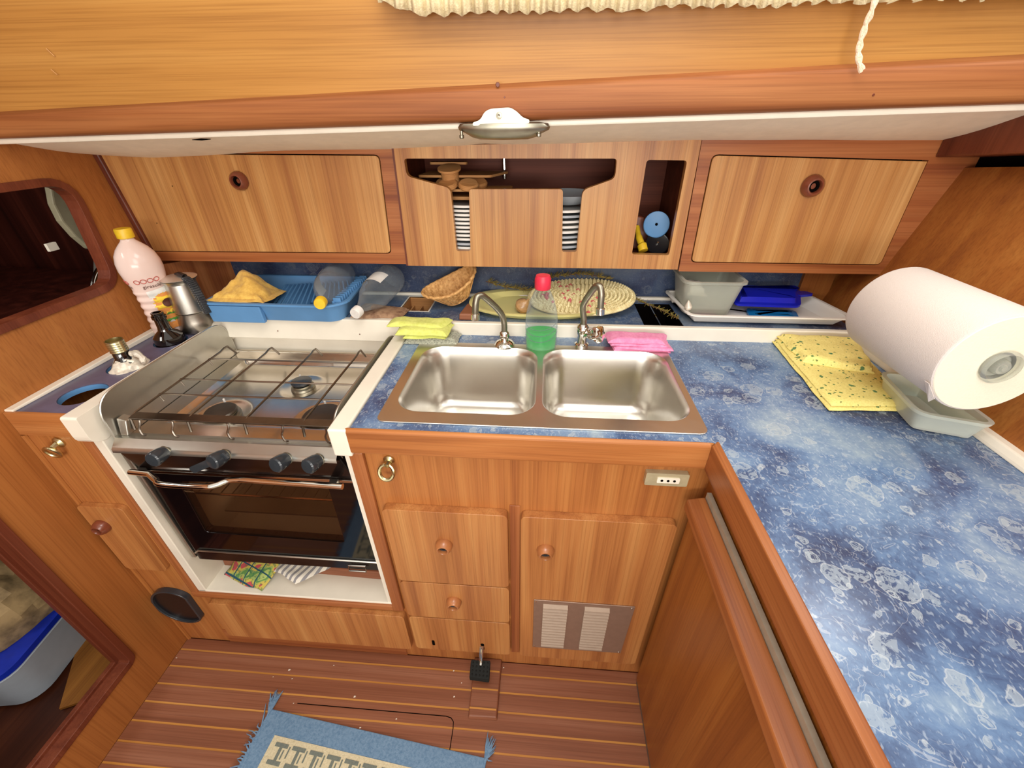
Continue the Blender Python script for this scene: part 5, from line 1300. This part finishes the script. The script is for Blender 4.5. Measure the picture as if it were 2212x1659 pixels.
# ================================================================== THROUGH THE LEFT OPENINGS
bn = thing('storage_bin', (-1.42, .02, 0), 'pale plastic storage bin with blue rim seen through the lower left opening', 'bin')
c_ = at(30, 1372, 'z', .12)
Rz = Matrix.Rotation(math.radians(8), 3, 'Z')
def bring(z, hx_, hy_, r): return [c_ + Rz @ Vector((p[0], p[1], 0)) + Vector((0, 0, z - c_.z)) for p in rrect(-hx_, hx_, -hy_, hy_, r, 6)]
rs = [bring(.005, .115, .13, .05), bring(.012, .125, .14, .06), bring(.15, .146, .164, .06), bring(.165, .150, .168, .06), bring(.171, .142, .16, .05)]
g = B(); n_ = len(rs[0]); g.add([p for r_ in rs for p in r_], [[i*n_+j, i*n_+(j+1) % n_, (i+1)*n_+(j+1) % n_, (i+1)*n_+j] for i in range(4) for j in range(n_)] + [list(range(n_))[::-1], [4*n_+j for j in range(n_)]])
ob('bin_body', g, 'binwhite', bn, True, angle=40)
rs = [bring(.172, .151, .169, .06), bring(.190, .152, .170, .06), bring(.192, .142, .16, .05)]
g = B(); g.add([p for r_ in rs for p in r_], [[i*n_+j, i*n_+(j+1) % n_, (i+1)*n_+(j+1) % n_, (i+1)*n_+j] for i in range(2) for j in range(n_)] + [list(range(n_))[::-1], [2*n_+j for j in range(n_)]])
ob('bin_rim', g, 'boxblue', bn, True, angle=40)
g = B(); cb = c_ + Vector((-.02, .02, .240 - c_.z))
g.ball(cb, .185, 16, (.85, .9, .75))
for p in g.v:
    d = (p-cb); k = 1 + .20*noise.noise((p.x*14, p.y*14, p.z*14)) + .08*noise.noise((p.x*40, p.y*40, p.z*40)); p.x, p.y, p.z = cb + d*k
    p.z = max(p.z, .193)
tag(ob('crumpled_bag', g, 'bag', None, True, angle=20), 'crumpled brown plastic bag lying on the pale bin beyond the lower left opening', 'bag')
# upper opening
FX = -1.22
def poly(px, x): return [at(a_, b_, 'x', x) for a_, b_ in px]
pf_ = thing('fibreglass_frame', (-1.2, .5, 1.2), 'pale curved fibreglass frame seen through the upper left opening', 'frame')
ob('pale_face', B().prism([poly([(108, 395), (150, 395), (170, 440), (190, 490), (212, 535), (196, 538), (165, 512), (135, 478), (116, 440)], FX)], (-.02, 0, 0)), 'seat', pf_, False, .004)
ob('grey_rib', B().prism([poly([(140, 385), (185, 385), (205, 450), (240, 540), (262, 640), (215, 640), (215, 560), (190, 490), (160, 430)], FX+.03)], (-.02, 0, 0)), 'greyrib', pf_, False, .004)
P2 = [at(235, 560, 'x', -1.12), at(212, 580, 'x', -1.12), at(200, 610, 'x', -1.12), at(196, 660, 'x', -1.12)]
hs = thing('steel_hose', P2[0], 'curved chrome hoses at the right of the upper left opening', 'hose')
for k in range(2): ob('tube', B().tube(curve([p + Vector((0, .012*k, 0)) for p in P2], 5), .004, 8), 'chrome', hs)
w0 = at(112, 533, 'x', -1.25); tag(ob('wall_socket', B().box(w0.x-.004, w0.x+.004, w0.y-.013, w0.y+.013, w0.z-.010, w0.z+.010), 'whitetrim', None, False, .001), 'tiny white plate in the dark upper left opening', 'plate')
c5 = [at(-40, 575, 'x', -1.5), at(150, 590, 'x', -1.5)]

# small marks on the joinery
def dot(nm, px, py, ax, val, r, mat, parent, n):
    c_ = at(px, py, ax, val); ob(nm, B().lathe([(r, 0), (r*.8, .0006), (0, .0006)], c_, n, 10), mat, parent)
for px, py, r_ in ((1075, 183, .004), (1887, 205, .0022), (1090, 210, .0015)): dot('filled_screw_hole', px, py, 'y', .276, r_, 'trimd', cs, (0, -1, 0))
for px, py in ((600, 715), (777, 722)): dot('screw_hole', px, py, 'y', .416, .0018, 'trimd', nl, (0, -1, 0))
for px, py in ((372, 402), (339, 482)): dot('pin_hole', px, py, 'y', UY-.0025, .0014, 'void', ul, (0, -1, 0))
for (xa_, ya_), (xb_, yb_) in (((100, 105), (118, 122)), ((110, 150), (124, 162))):
    a = at(xa_, ya_, 'y', .288); b_ = at(xb_, yb_, 'y', .288); ob('scratch', B().tube([a, b_], .0008, 5), 'utensil', cs)
for xa_, xb_, yy in ((415, 455, 302), (1610, 1640, 249), (1640, 1655, 248), (2155, 2190, 229)):
    a = at(xa_, yy, 'y', .318); b_ = at(xb_, yy - (xb_-xa_)*.035, 'y', .318); ob('open_seam', B().tube([a, (a+b_)/2, b_], [.0006, .0020, .0006], 6), 'void', ce)
